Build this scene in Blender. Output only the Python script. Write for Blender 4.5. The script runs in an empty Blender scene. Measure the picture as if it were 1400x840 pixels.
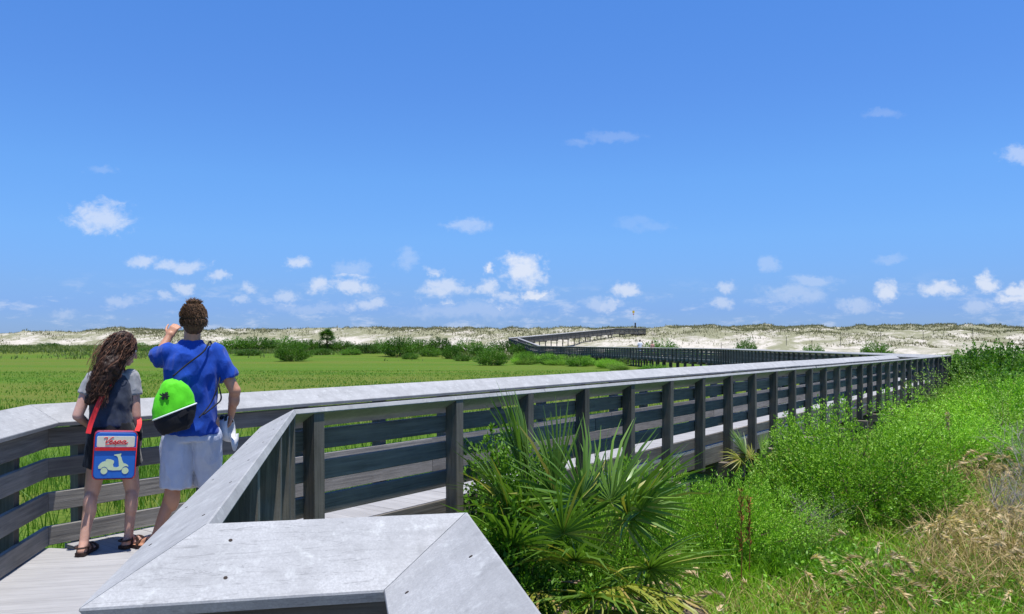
import bpy, bmesh, math, random
import numpy as np
from mathutils import Vector, Matrix, noise as mnoise

# ------------------------------------------------------------------ camera
scene = bpy.context.scene
COL = scene.collection
PI = math.pi
F = 1100.0 / 1400.0            # focal length over picture width
cam_data = bpy.data.cameras.new("camera")
cam_data.sensor_width = 36.0
cam_data.lens = 36.0 * F
cam_data.shift_y = 50.0 / 1400.0
cam_data.clip_start = 0.05
cam_data.clip_end = 20000
cam = bpy.data.objects.new("camera", cam_data)
COL.objects.link(cam)
cam.location = (0, 0, 1.5)
cam.rotation_euler = (PI / 2, 0, 0)
scene.camera = cam

# ------------------------------------------------------------------ sun, sky
SUN_EL = math.radians(80)
SUN_AZ = math.atan2(0.66, -0.75)          # from +Y towards +X
sv = Vector((math.sin(SUN_AZ) * math.cos(SUN_EL), math.cos(SUN_AZ) * math.cos(SUN_EL), math.sin(SUN_EL)))
sd = bpy.data.lights.new("sun", 'SUN')
sd.energy = 4.9
sd.angle = math.radians(0.55)
sd.color = (1.0, 0.965, 0.91)
sun = bpy.data.objects.new("sun", sd)
COL.objects.link(sun)
sun.rotation_euler = (-sv).to_track_quat('-Z', 'Y').to_euler()
sun.location = (0, 0, 60)

scene.view_settings.view_transform = 'Standard'
scene.view_settings.look = 'None'
scene.view_settings.exposure = 0.4
scene.view_settings.gamma = 1.0
scene.view_settings.use_curve_mapping = False


class NT:
    """small helper to write node trees"""
    def __init__(self, tree):
        self.t = tree
        self.n = tree.nodes
        self.l = tree.links

    def node(self, typ, ins=None, **props):
        n = self.n.new(typ)
        for k, v in props.items():
            setattr(n, k, v)
        for k, v in (ins or {}).items():
            self.put(n.inputs[k], v)
        return n

    def put(self, sock, v):
        if isinstance(v, bpy.types.NodeSocket):
            self.l.new(v, sock)
        elif isinstance(v, bpy.types.Node):
            self.l.new(v.outputs[0], sock)
        else:
            if sock.type == 'RGBA' and len(v) == 3:
                v = (*v, 1)
            sock.default_value = v

    def math(self, op, a, b=0.0, c=0.0, clamp=False):
        n = self.n.new('ShaderNodeMath')
        n.operation = op
        n.use_clamp = clamp
        self.put(n.inputs[0], a); self.put(n.inputs[1], b); self.put(n.inputs[2], c)
        return n.outputs[0]

    def vmath(self, op, a, b=(0, 0, 0)):
        n = self.n.new('ShaderNodeVectorMath')
        n.operation = op
        self.put(n.inputs[0], a); self.put(n.inputs[1], b)
        return n.outputs['Value'] if op in ('LENGTH', 'DOT_PRODUCT', 'DISTANCE') else n.outputs[0]

    def mrange(self, v, a, b, c=0.0, d=1.0, smooth=False):
        n = self.n.new('ShaderNodeMapRange')
        if smooth:
            n.interpolation_type = 'SMOOTHSTEP'
        self.put(n.inputs[0], v)
        for i, q in enumerate((a, b, c, d)):
            self.put(n.inputs[i + 1], q)
        return n.outputs[0]

    def mix(self, fac, a, b, typ='MIX'):
        n = self.n.new('ShaderNodeMix')
        n.data_type = 'RGBA'
        n.blend_type = typ
        self.put(n.inputs[0], fac); self.put(n.inputs[6], a); self.put(n.inputs[7], b)
        return n.outputs[2]

    def noise(self, vec, scale, detail=3, rough=0.55, dist=0.0, out='Fac'):
        n = self.n.new('ShaderNodeTexNoise')
        if vec is not None:
            self.put(n.inputs['Vector'], vec)
        n.inputs['Scale'].default_value = scale
        n.inputs['Detail'].default_value = detail
        n.inputs['Roughness'].default_value = rough
        n.inputs['Distortion'].default_value = dist
        return n.outputs[out]

    def scale(self, vec, s):
        n = self.n.new('ShaderNodeMapping')
        self.put(n.inputs['Vector'], vec)
        n.inputs['Scale'].default_value = s
        return n.outputs[0]

    def ramp(self, fac, stops):
        n = self.n.new('ShaderNodeValToRGB')
        self.put(n.inputs[0], fac)
        el = n.color_ramp.elements
        el[0].position, el[0].color = stops[0][0], (*stops[0][1], 1)
        el[1].position, el[1].color = stops[-1][0], (*stops[-1][1], 1)
        for p, c in stops[1:-1]:
            e = el.new(p)
            e.color = (*c, 1)
        return n.outputs[0]


world = bpy.data.worlds.new("World")
scene.world = world
world.use_nodes = True
w = NT(world.node_tree)
w.n.clear()
sky = w.n.new('ShaderNodeTexSky')
sky.sky_type = 'NISHITA'
sky.sun_disc = False
sky.sun_elevation = SUN_EL
sky.sun_rotation = SUN_AZ
sky.altitude = 0
sky.air_density = 1.0
sky.dust_density = 0.25
sky.ozone_density = 3.0
tc = w.n.new('ShaderNodeTexCoord')
sep = w.node('ShaderNodeSeparateXYZ', {0: tc.outputs['Generated']})
# clear deep blue maritime air: tint by height above the horizon, the same all round
SKYT = [(0.0409, (0.337, 0.525, 1.093)), (0.0635, (0.385, 0.581, 1.06)), (0.1263, (0.479, 0.752, 1.172)), (0.1961, (0.518, 0.844, 1.268)), (0.2953, (0.508, 0.846, 1.341)), (0.3894, (0.503, 0.891, 1.428))]
tint_ = w.ramp(sep.outputs[2], [(p, tuple(q / 4 for q in c)) for p, c in SKYT])
skyc = w.vmath('MULTIPLY', w.vmath('MULTIPLY', sky.outputs[0], tint_), (4, 4, 4))
ay = w.math('MAXIMUM', w.math('ABSOLUTE', sep.outputs[1]), 0.05)
ca = w.math('DIVIDE', sep.outputs[0], ay)
cb = w.math('DIVIDE', sep.outputs[2], ay)
comb = w.node('ShaderNodeCombineXYZ', {0: ca, 1: cb, 2: w.math('SIGN', sep.outputs[1])}).outputs[0]
# wobble of the cloud outlines
wob = w.vmath('SUBTRACT', w.noise(comb, 24, 6, 0.66, out='Color'), (0.5, 0.5, 0.5))
wob2 = w.vmath('SUBTRACT', w.noise(comb, 120, 4, 0.6, out='Color'), (0.5, 0.5, 0.5))
pert = w.vmath('ADD', comb, w.vmath('ADD', w.vmath('MULTIPLY', wob, (0.040, 0.026, 0)), w.vmath('MULTIPLY', wob2, (0.012, 0.009, 0))))
# clouds: picture position, half size in picture pixels, opacity
CLOUDS = [(140, 297, 46, 22, .62), (195, 357, 26, 9, .5), (243, 363, 36, 9, .55), (297, 379, 13, 9, .55), (253, 392, 16, 9, .55),
          (409, 362, 20, 9, .62), (437, 393, 17, 12, .6), (482, 393, 32, 10, .65), (338, 396, 15, 8, .5), (391, 405, 20, 8, .45),
          (327, 411, 14, 8, .4), (505, 416, 24, 8, .5), (224, 408, 12, 7, .4), (638, 308, 32, 10, .34), (716, 370, 32, 22, .85),
          (607, 395, 34, 14, .62), (664, 396, 20, 11, .65), (693, 408, 24, 8, .55), (594, 371, 15, 7, .4), (669, 369, 10, 8, .4),
          (735, 402, 30, 8, .45), (856, 395, 24, 10, .68), (820, 413, 28, 10, .35), (836, 417, 10, 9, .45), (893, 312, 30, 8, .1),
          (865, 305, 26, 9, .09), (992, 391, 14, 9, .5), (988, 415, 15, 9, .45), (1052, 361, 16, 12, .25), (1214, 399, 18, 15, .75),
          (1291, 394, 30, 11, .75), (1352, 387, 20, 14, .8), (1392, 397, 24, 12, .8), (1390, 408, 26, 10, .5), (1392, 214, 22, 14, .42),
          (1213, 356, 22, 7, .18), (1205, 155, 30, 6, .14), (838, 187, 40, 9, .14), (140, 233, 20, 6, .14), (1085, 402, 50, 14, .3),
          (1170, 418, 30, 9, .35), (165, 412, 22, 7, .3), (90, 430, 20, 7, .25), (555, 352, 18, 14, .22), (480, 370, 30, 14, .25),
          (790, 196, 24, 6, .1), (1340, 418, 30, 9, .35), (1110, 385, 40, 9, .2), (640, 425, 90, 12, .22), (430, 422, 60, 8, .2)]
accd = acco = None
for (u, v, hw, hh, op) in CLOUDS:
    a0, b0 = (u - 700) / 1100, (470 - v) / 1100
    q = w.vmath('MULTIPLY', w.vmath('SUBTRACT', pert, (a0, b0, 1.0)), (1100 / (hw * 1.35), 1100 / (hh * 1.45), 3.0))
    d = w.math('SUBTRACT', 1.15, w.vmath('LENGTH', q), clamp=True)
    o_ = w.math('MULTIPLY', w.math('GREATER_THAN', d, 0.001), op)
    accd = d if accd is None else w.math('MAXIMUM', accd, d)
    acco = o_ if acco is None else w.math('MAXIMUM', acco, o_)
fine = w.noise(w.scale(comb, (1, 1.35, 1)), 52, 8, 0.64, 0.3)
edge = w.math('ADD', accd, w.math('MULTIPLY', w.math('SUBTRACT', fine, 0.5), 1.5))
acc = w.math('MULTIPLY', acco, w.mrange(edge, 0.25, 0.95, 0, 0.95, True))
# a faint scatter of small fair weather clouds low round the whole horizon
low = w.noise(w.scale(tc.outputs['Generated'], (8, 8, 26)), 2.6, 7, 0.68)
lowm = w.math('MULTIPLY', w.mrange(low, 0.50, 0.70, 0, 0.36, True),
              w.math('MULTIPLY', w.mrange(sep.outputs[2], 0.085, 0.035, 0, 1, True), w.mrange(sep.outputs[2], 0.0, 0.02)))
cl = w.math('MAXIMUM', acc, lowm, clamp=True)
bgc = w.mix(cl, skyc, (6.3, 6.6, 7.3))
bg = w.node('ShaderNodeBackground', {'Color': bgc, 'Strength': 0.1})
wo = w.n.new('ShaderNodeOutputWorld')
w.l.new(bg.outputs[0], wo.inputs[0])

# ------------------------------------------------------------------ object helpers
rng = np.random.default_rng(7)
random.seed(7)


def tag(o, label=None, cat=None, group=None, kind=None):
    if label: o['label'] = label
    if cat: o['category'] = cat
    if group: o['group'] = group
    if kind: o['kind'] = kind
    return o


def link(name, data, parent=None, M=None):
    o = bpy.data.objects.new(name, data)
    COL.objects.link(o)
    if parent is not None:
        o.parent = parent
    if M is not None:
        o.matrix_basis = M
    return o


def thing(name, loc, label, cat, group=None, rz=0.0, kind=None):
    o = link(name, None)
    o.location = loc
    o.rotation_euler = (0, 0, rz)
    o.empty_display_size = 0.2
    return tag(o, label, cat, group, kind)


def copy_tree(o, parent=None):
    c = o.copy()
    COL.objects.link(c)
    if parent is not None:
        c.parent = parent
    for ch in list(o.children):
        copy_tree(ch, c)
    return c


def mesh_np(name, v, f, mat=None, tint=None, smooth=False):
    """v (n,3); f (m,3) or (m,4) index array or a list of arrays"""
    me = bpy.data.meshes.new(name)
    fl = f if isinstance(f, list) else [f]
    fl = [np.asarray(q, dtype=np.int32) for q in fl if len(q)]
    v = np.asarray(v, dtype=np.float32)
    me.vertices.add(len(v))
    me.vertices.foreach_set("co", v.ravel())
    loops = np.concatenate([q.ravel() for q in fl])
    sizes = np.concatenate([np.full(len(q), q.shape[1], dtype=np.int32) for q in fl])
    starts = np.concatenate([[0], np.cumsum(sizes)[:-1]]).astype(np.int32)
    me.loops.add(len(loops))
    me.loops.foreach_set("vertex_index", loops)
    me.polygons.add(len(sizes))
    me.polygons.foreach_set("loop_start", starts)
    if smooth:
        me.polygons.foreach_set("use_smooth", np.ones(len(sizes), dtype=bool))
    if tint is not None:
        a = me.attributes.new("tint", 'FLOAT', 'POINT')
        a.data.foreach_set("value", np.asarray(tint, dtype=np.float32))
    me.update(calc_edges=True)
    if mat: me.materials.append(mat)
    return me


def prism_mesh(name, ringA, ringB, mat):
    """closed prism between two rings of equal length"""
    n = len(ringA)
    v = list(ringA) + list(ringB)
    f = [tuple(range(n)), tuple(range(2 * n - 1, n - 1, -1))]
    for i in range(n):
        j = (i + 1) % n
        f.append((i, n + i, n + j, j))
    me = bpy.data.meshes.new(name)
    me.from_pydata([tuple(q) for q in v], [], f)
    bm = bmesh.new(); bm.from_mesh(me)
    bmesh.ops.recalc_face_normals(bm, faces=bm.faces)
    bm.to_mesh(me); bm.free()
    me.materials.append(mat)
    return me


def chamfer(pts, c=0.004):
    out = []
    n = len(pts)
    for i in range(n):
        p, a, b = Vector(pts[i]), Vector(pts[i - 1]), Vector(pts[(i + 1) % n])
        out.append(tuple(p + (a - p).normalized() * c))
        out.append(tuple(p + (b - p).normalized() * c))
    return out


class MB:
    """collect triangles and quads"""
    def __init__(self):
        self.v = []; self.f = []

    def add(self, vs, fs):
        o = len(self.v)
        self.v += [tuple(q) for q in vs]
        self.f += [tuple(o + i for i in q) for q in fs]

    def box(self, c, s, M=None):
        x, y, z = s[0] / 2, s[1] / 2, s[2] / 2
        vs = [Vector((a * x, b * y, d * z)) + Vector(c) for d in (-1, 1) for a, b in ((-1, -1), (1, -1), (1, 1), (-1, 1))]
        if M: vs = [M @ q for q in vs]
        self.add(vs, [(3, 2, 1, 0), (4, 5, 6, 7), (0, 1, 5, 4), (1, 2, 6, 5), (2, 3, 7, 6), (3, 0, 4, 7)])

    def tube(self, pts, rad, n=6, flat=None, cap=True):
        pts = [Vector(p) for p in pts]
        rad = rad if isinstance(rad, (list, tuple)) else [rad] * len(pts)
        up = Vector((0, 0, 1))
        vs = []
        prev = None
        for i, p in enumerate(pts):
            d = (pts[min(i + 1, len(pts) - 1)] - pts[max(i - 1, 0)])
            d = d.normalized() if d.length > 1e-9 else Vector((0, 0, 1))
            if prev is None:
                a = d.cross(up)
                if a.length < 1e-3: a = d.cross(Vector((1, 0, 0)))
                a.normalize()
            else:
                a = (prev - d * prev.dot(d))
                a = a.normalized() if a.length > 1e-6 else d.orthogonal().normalized()
            prev = a
            b = d.cross(a)
            for k in range(n):
                t = 2 * PI * k / n
                vs.append(p + (a * math.cos(t) + b * math.sin(t)) * rad[i])
        fs = []
        for i in range(len(pts) - 1):
            for k in range(n):
                k2 = (k + 1) % n
                fs.append((i * n + k, i * n + k2, (i + 1) * n + k2, (i + 1) * n + k))
        if cap:
            fs.append(tuple(range(n - 1, -1, -1)))
            fs.append(tuple((len(pts) - 1) * n + k for k in range(n)))
        self.add(vs, fs)

    def mesh(self, name, mat, smooth=False):
        me = bpy.data.meshes.new(name)
        me.from_pydata(self.v, [], self.f)
        if smooth:
            for p in me.polygons: p.use_smooth = True
        me.update()
        if mat: me.materials.append(mat)
        return me

    def obj(self, name, mat, parent=None, smooth=False):
        return link(name, self.mesh(name, mat, smooth), parent)


# value noise for terrain, vectorised
_perm = np.random.default_rng(3).random((256, 256))


def vnoise(x, y):
    xi = np.floor(x).astype(int); yi = np.floor(y).astype(int)
    fx = x - xi; fy = y - yi
    fx = fx * fx * (3 - 2 * fx); fy = fy * fy * (3 - 2 * fy)
    g = lambda i, j: _perm[i % 256, j % 256]
    return (g(xi, yi) * (1 - fx) * (1 - fy) + g(xi + 1, yi) * fx * (1 - fy) + g(xi, yi + 1) * (1 - fx) * fy + g(xi + 1, yi + 1) * fx * fy)


def fbm(x, y, o=4):
    s = 0; a = 0.5; t = 0
    for i in range(o):
        s = s + a * vnoise(x * 2 ** i + 17.3 * i, y * 2 ** i + 9.1 * i); t += a; a *= 0.5
    return s / t


# ------------------------------------------------------------------ materials
def new_mat(name):
    m = bpy.data.materials.new(name)
    m.use_nodes = True
    n = NT(m.node_tree)
    b = m.node_tree.nodes['Principled BSDF']
    return m, n, b


def wood_mat(name, base, axis='x', var=0.25, dark=0.5, lichen=0.0, rough=0.85, bump=0.35, cool=(1, 1, 1), streak_=0.55):
    m, n, b = new_mat(name)
    tcx = n.n.new('ShaderNodeTexCoord').outputs['Object']
    info = n.n.new('ShaderNodeObjectInfo')
    off = n.node('ShaderNodeCombineXYZ', {0: n.math('MULTIPLY', info.outputs['Random'], 37.0), 1: n.math('MULTIPLY', info.outputs['Random'], 91.0), 2: n.math('MULTIPLY', info.outputs['Random'], 53.0)}).outputs[0]
    vec = n.vmath('ADD', tcx, off)
    sc = (2.2, 55, 55) if axis == 'x' else ((55, 55, 2.2) if axis == 'z' else (55, 2.2, 55))
    sc2 = (0.9, 9, 9) if axis == 'x' else ((9, 9, 0.9) if axis == 'z' else (9, 0.9, 9))
    grain = n.noise(n.scale(vec, sc), 1.0, 4, 0.6, 0.4)
    streak = n.noise(n.scale(vec, sc2), 1.0, 4, 0.6, 1.2)
    blot = n.noise(vec, 3.0, 4, 0.6)
    c0 = tuple(q * dark for q in base)
    c1 = tuple(min(1, q * 1.15 * k) for q, k in zip(base, cool))
    col = n.mix(n.mrange(grain, 0.3, 0.66), c0 if not lichen else tuple(q * 0.97 for q in base), c1)
    col = n.mix(n.mrange(streak, 0.35, 0.62, streak_, 0.0), col, tuple(q * 0.55 for q in base))
    col = n.mix(n.mrange(blot, 0.42, 0.7, 0.0, 0.4), col, tuple(q * 1.25 for q in base))
    if lichen:
        spk = n.noise(vec, 170.0, 3, 0.7)
        col = n.mix(n.mrange(spk, 0.4, 0.62, 0.42, 0.0), col, tuple(q * 0.62 for q in base))
        big = n.noise(vec, 5.0, 5, 0.7)
        col = n.mix(n.mrange(big, 0.40, 0.60, 0.0, 0.62), col, tuple(q * 0.72 for q in base))
        ck = n.noise(n.scale(vec, (1.6, 22, 22)), 1.0, 4, 0.6, 1.6)
        ckm = n.math('MULTIPLY', n.mrange(n.math('ABSOLUTE', n.math('SUBTRACT', ck, 0.5)), 0.010, 0.002), n.mrange(n.noise(vec, 1.7, 2), 0.5, 0.6))
        col = n.mix(n.math('MULTIPLY', ckm, 0.4), col, tuple(q * 0.3 for q in base))
        li = n.noise(vec, 13.0, 6, 0.72, 0.3)
        li2 = n.noise(vec, 41.0, 4, 0.6)
        lm = n.math('MULTIPLY', n.mrange(li, 0.54, 0.66), n.mrange(li2, 0.42, 0.58))
        col = n.mix(n.math('MULTIPLY', lm, lichen), col, (0.50, 0.51, 0.49))
        dk = n.noise(vec, 15.0, 5, 0.65)
        col = n.mix(n.mrange(dk, 0.56, 0.7, 0, 0.5), col, tuple(q * 0.6 for q in base))
        sp = n.node('ShaderNodeTexVoronoi', {'Vector': vec, 'Scale': 7.0})
        col = n.mix(n.mrange(sp.outputs['Distance'], 0.035, 0.025), col, (0.05, 0.05, 0.045))
    br = n.mrange(info.outputs['Random'], 0, 1, 1 - var, 1 + var * 0.6)
    col = n.vmath('MULTIPLY', col, n.node('ShaderNodeCombineXYZ', {0: br, 1: br, 2: br}).outputs[0])
    n.put(b.inputs['Base Color'], col)
    b.inputs['Roughness'].default_value = rough
    b.inputs['Specular IOR Level'].default_value = 0.25
    h = n.math('ADD', n.math('MULTIPLY', grain, 0.25 if lichen else 0.7), n.math('MULTIPLY', n.noise(vec, 60, 4, 0.7), 0.7 if lichen else 0.3))
    bp = n.node('ShaderNodeBump', {'Strength': bump, 'Distance': 0.006, 'Height': h})
    n.l.new(bp.outputs[0], b.inputs['Normal'])
    return m


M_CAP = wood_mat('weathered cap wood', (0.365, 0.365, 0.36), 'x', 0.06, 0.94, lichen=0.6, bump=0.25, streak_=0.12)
M_RAIL_LIT = wood_mat('weathered rail with painted light', (0.25, 0.235, 0.21), 'x', 0.25, 0.5, bump=0.6)  # paler copy for left and marsh-side rails, light painted into the colour
M_RAIL_SHADED = wood_mat('weathered rail with painted shade', (0.185, 0.165, 0.14), 'x', 0.25, 0.5, bump=0.6)  # same wood in a darker copy, shade painted into the colour
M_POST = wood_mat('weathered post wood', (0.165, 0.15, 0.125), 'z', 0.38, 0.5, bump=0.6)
M_DECK = wood_mat('grey deck wood', (0.31, 0.305, 0.305), 'x', 0.05, 0.92, bump=0.25, streak_=0.3)
M_BEAM = wood_mat('brown beam wood', (0.20, 0.17, 0.14), 'x', 0.2, 0.6, bump=0.5)
M_PILE = wood_mat('dark piling wood', (0.10, 0.09, 0.08), 'z', 0.2, 0.6, bump=0.5)


def leaf_mat(name, dark, light, alt=None, trans=0.35, rough=0.5, spec=0.3, obvar=0.22):
    m, n, b = new_mat(name)
    a = n.n.new('ShaderNodeAttribute'); a.attribute_name = 'tint'
    info = n.n.new('ShaderNodeObjectInfo')
    fac = a.outputs['Fac']
    if alt:
        col = n.ramp(fac, [(0.0, dark), (0.72, light), (0.9, light), (1.0, alt)])
    else:
        col = n.ramp(fac, [(0.0, dark), (1.0, light)])
    br = n.mrange(info.outputs['Random'], 0, 1, 1 - obvar, 1 + obvar)
    col = n.vmath('MULTIPLY', col, n.node('ShaderNodeCombineXYZ', {0: br, 1: br, 2: br}).outputs[0])
    n.put(b.inputs['Base Color'], col)
    b.inputs['Roughness'].default_value = rough
    b.inputs['Specular IOR Level'].default_value = spec
    t = n.node('ShaderNodeBsdfTranslucent', {'Color': n.vmath('MULTIPLY', col, (1.15, 1.25, 0.6))})
    ms = n.node('ShaderNodeMixShader', {0: trans, 1: b.outputs[0], 2: t.outputs[0]})
    out = m.node_tree.nodes['Material Output']
    n.l.new(ms.outputs[0], out.inputs[0])
    return m


M_BRIGHT = leaf_mat('bright shrub leaf', (0.085, 0.215, 0.012), (0.255, 0.49, 0.034), (0.32, 0.34, 0.07), 0.26)
M_GLOSSY = leaf_mat('glossy shrub leaf', (0.045, 0.14, 0.012), (0.15, 0.33, 0.025), (0.24, 0.33, 0.04), 0.35, 0.55, 0.3)
M_DARKLEAF = leaf_mat('dark shrub leaf', (0.025, 0.075, 0.009), (0.075, 0.17, 0.014), (0.13, 0.17, 0.03), 0.3)
M_DARKLEAF2 = leaf_mat('mid dark shrub leaf', (0.035, 0.11, 0.010), (0.105, 0.235, 0.018), (0.18, 0.22, 0.04), 0.3)
M_MIDLEAF = leaf_mat('mid shrub leaf', (0.068, 0.185, 0.011), (0.21, 0.415, 0.03), (0.29, 0.31, 0.05), 0.26)
M_OLIVE = leaf_mat('olive grass', (0.13, 0.19, 0.045), (0.25, 0.30, 0.085), (0.36, 0.30, 0.15), 0.35)
M_LIME = leaf_mat('olive shrub leaf', (0.07, 0.14, 0.018), (0.19, 0.32, 0.045), (0.30, 0.28, 0.08), 0.26, obvar=0.25)
M_PALM = leaf_mat('palmetto leaf', (0.035, 0.105, 0.012), (0.17, 0.29, 0.04), (0.32, 0.31, 0.06), 0.28, 0.36, 0.5)
M_PALMY = leaf_mat('yellowing palmetto leaf', (0.13, 0.18, 0.02), (0.28, 0.28, 0.04), (0.35, 0.25, 0.08), 0.3, 0.45, 0.4)
M_DRYPALM = leaf_mat('dry palmetto leaf', (0.14, 0.095, 0.055), (0.36, 0.27, 0.19), None, 0.2, 0.8, 0.1)
M_GRASS = leaf_mat('grass blade', (0.09, 0.23, 0.014), (0.24, 0.42, 0.03), (0.42, 0.36, 0.13), 0.45)
M_MARSH = leaf_mat('marsh grass blade', (0.062, 0.16, 0.012), (0.108, 0.225, 0.018), (0.19, 0.185, 0.04), 0.4)
M_THATCH = leaf_mat('dry thatch', (0.20, 0.14, 0.055), (0.55, 0.42, 0.20), None, 0.25, 0.8, 0.1)
M_PLUME = leaf_mat('dry grass plume', (0.46, 0.33, 0.18), (0.82, 0.67, 0.43), None, 0.35, 0.9, 0.05)
M_DUNEG = leaf_mat('dune grass', (0.15, 0.15, 0.08), (0.26, 0.25, 0.15), (0.19, 0.15, 0.10), 0.35, 0.8, 0.1)


def plain_mat(name, col, rough=0.7, spec=0.3, var=0.12, scale=40, bump=0.0, bscale=200, metal=0.0, sss=0.0):
    m, n, b = new_mat(name)
    tcx = n.n.new('ShaderNodeTexCoord').outputs['Object']
    ns = n.noise(tcx, scale, 4, 0.6)
    c = n.mix(n.mrange(ns, 0.3, 0.7), tuple(q * (1 - var) for q in col), tuple(min(1, q * (1 + var)) for q in col))
    n.put(b.inputs['Base Color'], c)
    b.inputs['Roughness'].default_value = rough
    b.inputs['Specular IOR Level'].default_value = spec
    b.inputs['Metallic'].default_value = metal
    if sss:
        b.inputs['Subsurface Weight'].default_value = sss
        b.inputs['Subsurface Radius'].default_value = (0.01, 0.004, 0.002)
    if bump:
        bp = n.node('ShaderNodeBump', {'Strength': bump, 'Distance': 0.01, 'Height': n.noise(tcx, bscale, 4, 0.6)})
        n.l.new(bp.outputs[0], b.inputs['Normal'])
    return m


M_TWIG = plain_mat('brown twig', (0.13, 0.09, 0.06), 0.9, 0.1, 0.3)
M_GREYTWIG = plain_mat('bare grey twig', (0.30, 0.265, 0.235), 0.9, 0.1, 0.2)
M_REDWEED = plain_mat('rusty weed stalk', (0.28, 0.11, 0.04), 0.9, 0.1, 0.3)

# marsh floor: green and tawny mottles drawn out across the view
M_GROUND, n, b = new_mat('marsh floor')
g = n.n.new('ShaderNodeNewGeometry').outputs['Position']
a1 = n.noise(n.scale(g, (0.016, 0.075, 1)), 1.0, 6, 0.66, 0.6)
a2 = n.noise(n.scale(g, (0.5, 1.6, 1)), 1.0, 5, 0.65)
a3 = n.noise(n.scale(g, (3, 9, 1)), 1.0, 3, 0.6)
c = n.ramp(a1, [(0.3, (0.050, 0.122, 0.012)), (0.45, (0.078, 0.150, 0.016)), (0.56, (0.125, 0.140, 0.028)), (0.68, (0.058, 0.132, 0.014))])
c = n.mix(n.mrange(a2, 0.4, 0.7, 0, 0.55), c, (0.07, 0.14, 0.012))
c = n.mix(n.mrange(a3, 0.45, 0.7, 0, 0.5), c, (0.17, 0.2, 0.04))
n.put(b.inputs['Base Color'], c)
b.inputs['Roughness'].default_value = 0.95
b.inputs['Specular IOR Level'].default_value = 0.05
bp = n.node('ShaderNodeBump', {'Strength': 0.6, 'Distance': 0.25, 'Height': a3})
n.l.new(bp.outputs[0], b.inputs['Normal'])

M_SAND, n, b = new_mat('white dune sand')
g = n.n.new('ShaderNodeNewGeometry').outputs['Position']
sp_ = n.node('ShaderNodeSeparateXYZ', {0: g})
sv_ = n.node('ShaderNodeCombineXYZ', {0: n.math('ADD', n.math('MULTIPLY', sp_.outputs[0], 0.17), n.math('MULTIPLY', sp_.outputs[2], -0.30)), 1: n.math('MULTIPLY', sp_.outputs[1], 0.03), 2: n.math('MULTIPLY', sp_.outputs[2], 0.75)}).outputs[0]
a1 = n.math('ADD', n.noise(sv_, 1.0, 6, 0.68, 0.6), n.mrange(sp_.outputs[2], 0.5, 5.0, -0.03, 0.09))
a2 = n.noise(g, 1.6, 5, 0.7)
c = n.mix(n.mrange(a1, 0.42, 0.58, 0, 1.0), (0.49, 0.445, 0.375), (0.225, 0.22, 0.135))
c = n.mix(n.mrange(a2, 0.50, 0.68, 0, 0.6), c, (0.19, 0.185, 0.105))
n.put(b.inputs['Base Color'], c)
b.inputs['Roughness'].default_value = 0.95
b.inputs['Specular IOR Level'].default_value = 0.1
bp = n.node('ShaderNodeBump', {'Strength': 0.7, 'Distance': 0.5, 'Height': n.noise(n.scale(g, (0.5, 0.3, 0.5)), 1.0, 6, 0.65)})
n.l.new(bp.outputs[0], b.inputs['Normal'])

# ------------------------------------------------------------------ terrain
# directions of the two near boardwalk runs (plan)
DA = np.array([-0.2045, 0.9789]); NA = np.array([0.9789, 0.2045])
DB = np.array([0.5834, 0.8123]); NB = np.array([-0.8123, 0.5834])


def ground_z(x, y):
    x = np.asarray(x, float); y = np.asarray(y, float)
    p = -0.8123 * x + 0.5834 * y                     # distance across the long run
    near = np.clip((6.5 - p) / 3.0, 0, 1) * np.clip((70 - y) / 40, 0, 1) * np.clip((x + 6) / 4, 0, 1)
    bump = (fbm(x * 0.35, y * 0.35, 3) - 0.5) * 0.30 * np.clip((90 - y) / 60, 0, 1)
    rise = np.clip((y - 112) / 52, 0, 1) ** 1.3 * 1.9 * np.clip((-3 - x) / 16, 0, 1) * np.clip((320 - y) / 60, 0, 1)
    return -1.2 + near * 0.30 + bump + rise


def grid_mesh(name, xs, ys, zf, mat):
    X, Y = np.meshgrid(xs, ys)
    Z = zf(X, Y)
    v = np.stack([X.ravel(), Y.ravel(), Z.ravel()], 1)
    nx, ny = len(xs), len(ys)
    i = np.arange(nx * ny).reshape(ny, nx)
    f = np.stack([i[:-1, :-1].ravel(), i[:-1, 1:].ravel(), i[1:, 1:].ravel(), i[1:, :-1].ravel()], 1)
    return mesh_np(name, v, f, mat, smooth=True)


xs = np.concatenate([[-6000, -2000, -800, -400, -250], np.linspace(-180, -44, 30), np.linspace(-40, 40, 161), np.linspace(44, 180, 30), [250, 400, 800, 2000, 6000]])
ys = np.concatenate([[-6000, -1500, -400, -120, -60, -30, -12], np.linspace(-8, 50, 117), np.linspace(54, 200, 50), [230, 300, 340, 500, 1200, 3000, 8000]])
ground = link('ground', grid_mesh('ground', xs, ys, ground_z, M_GROUND))
tag(ground, kind='structure')

# dunes: crest line read along the picture, at about 205 m
CU = np.array([-900, -300, 0, 100, 200, 300, 450, 600, 700, 760, 830, 880, 930, 1000, 1100, 1250, 1400, 1700, 2400])
CV = np.array([452, 453, 454, 452, 450.5, 449.5, 447.5, 449, 449, 446.5, 448.5, 450, 445.5, 444, 445, 444.5, 447, 446, 447])
CX = (CU - 700) / 1100 * 205
CZ = 0.85 + (470 - CV) / 1100 * 205


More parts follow.
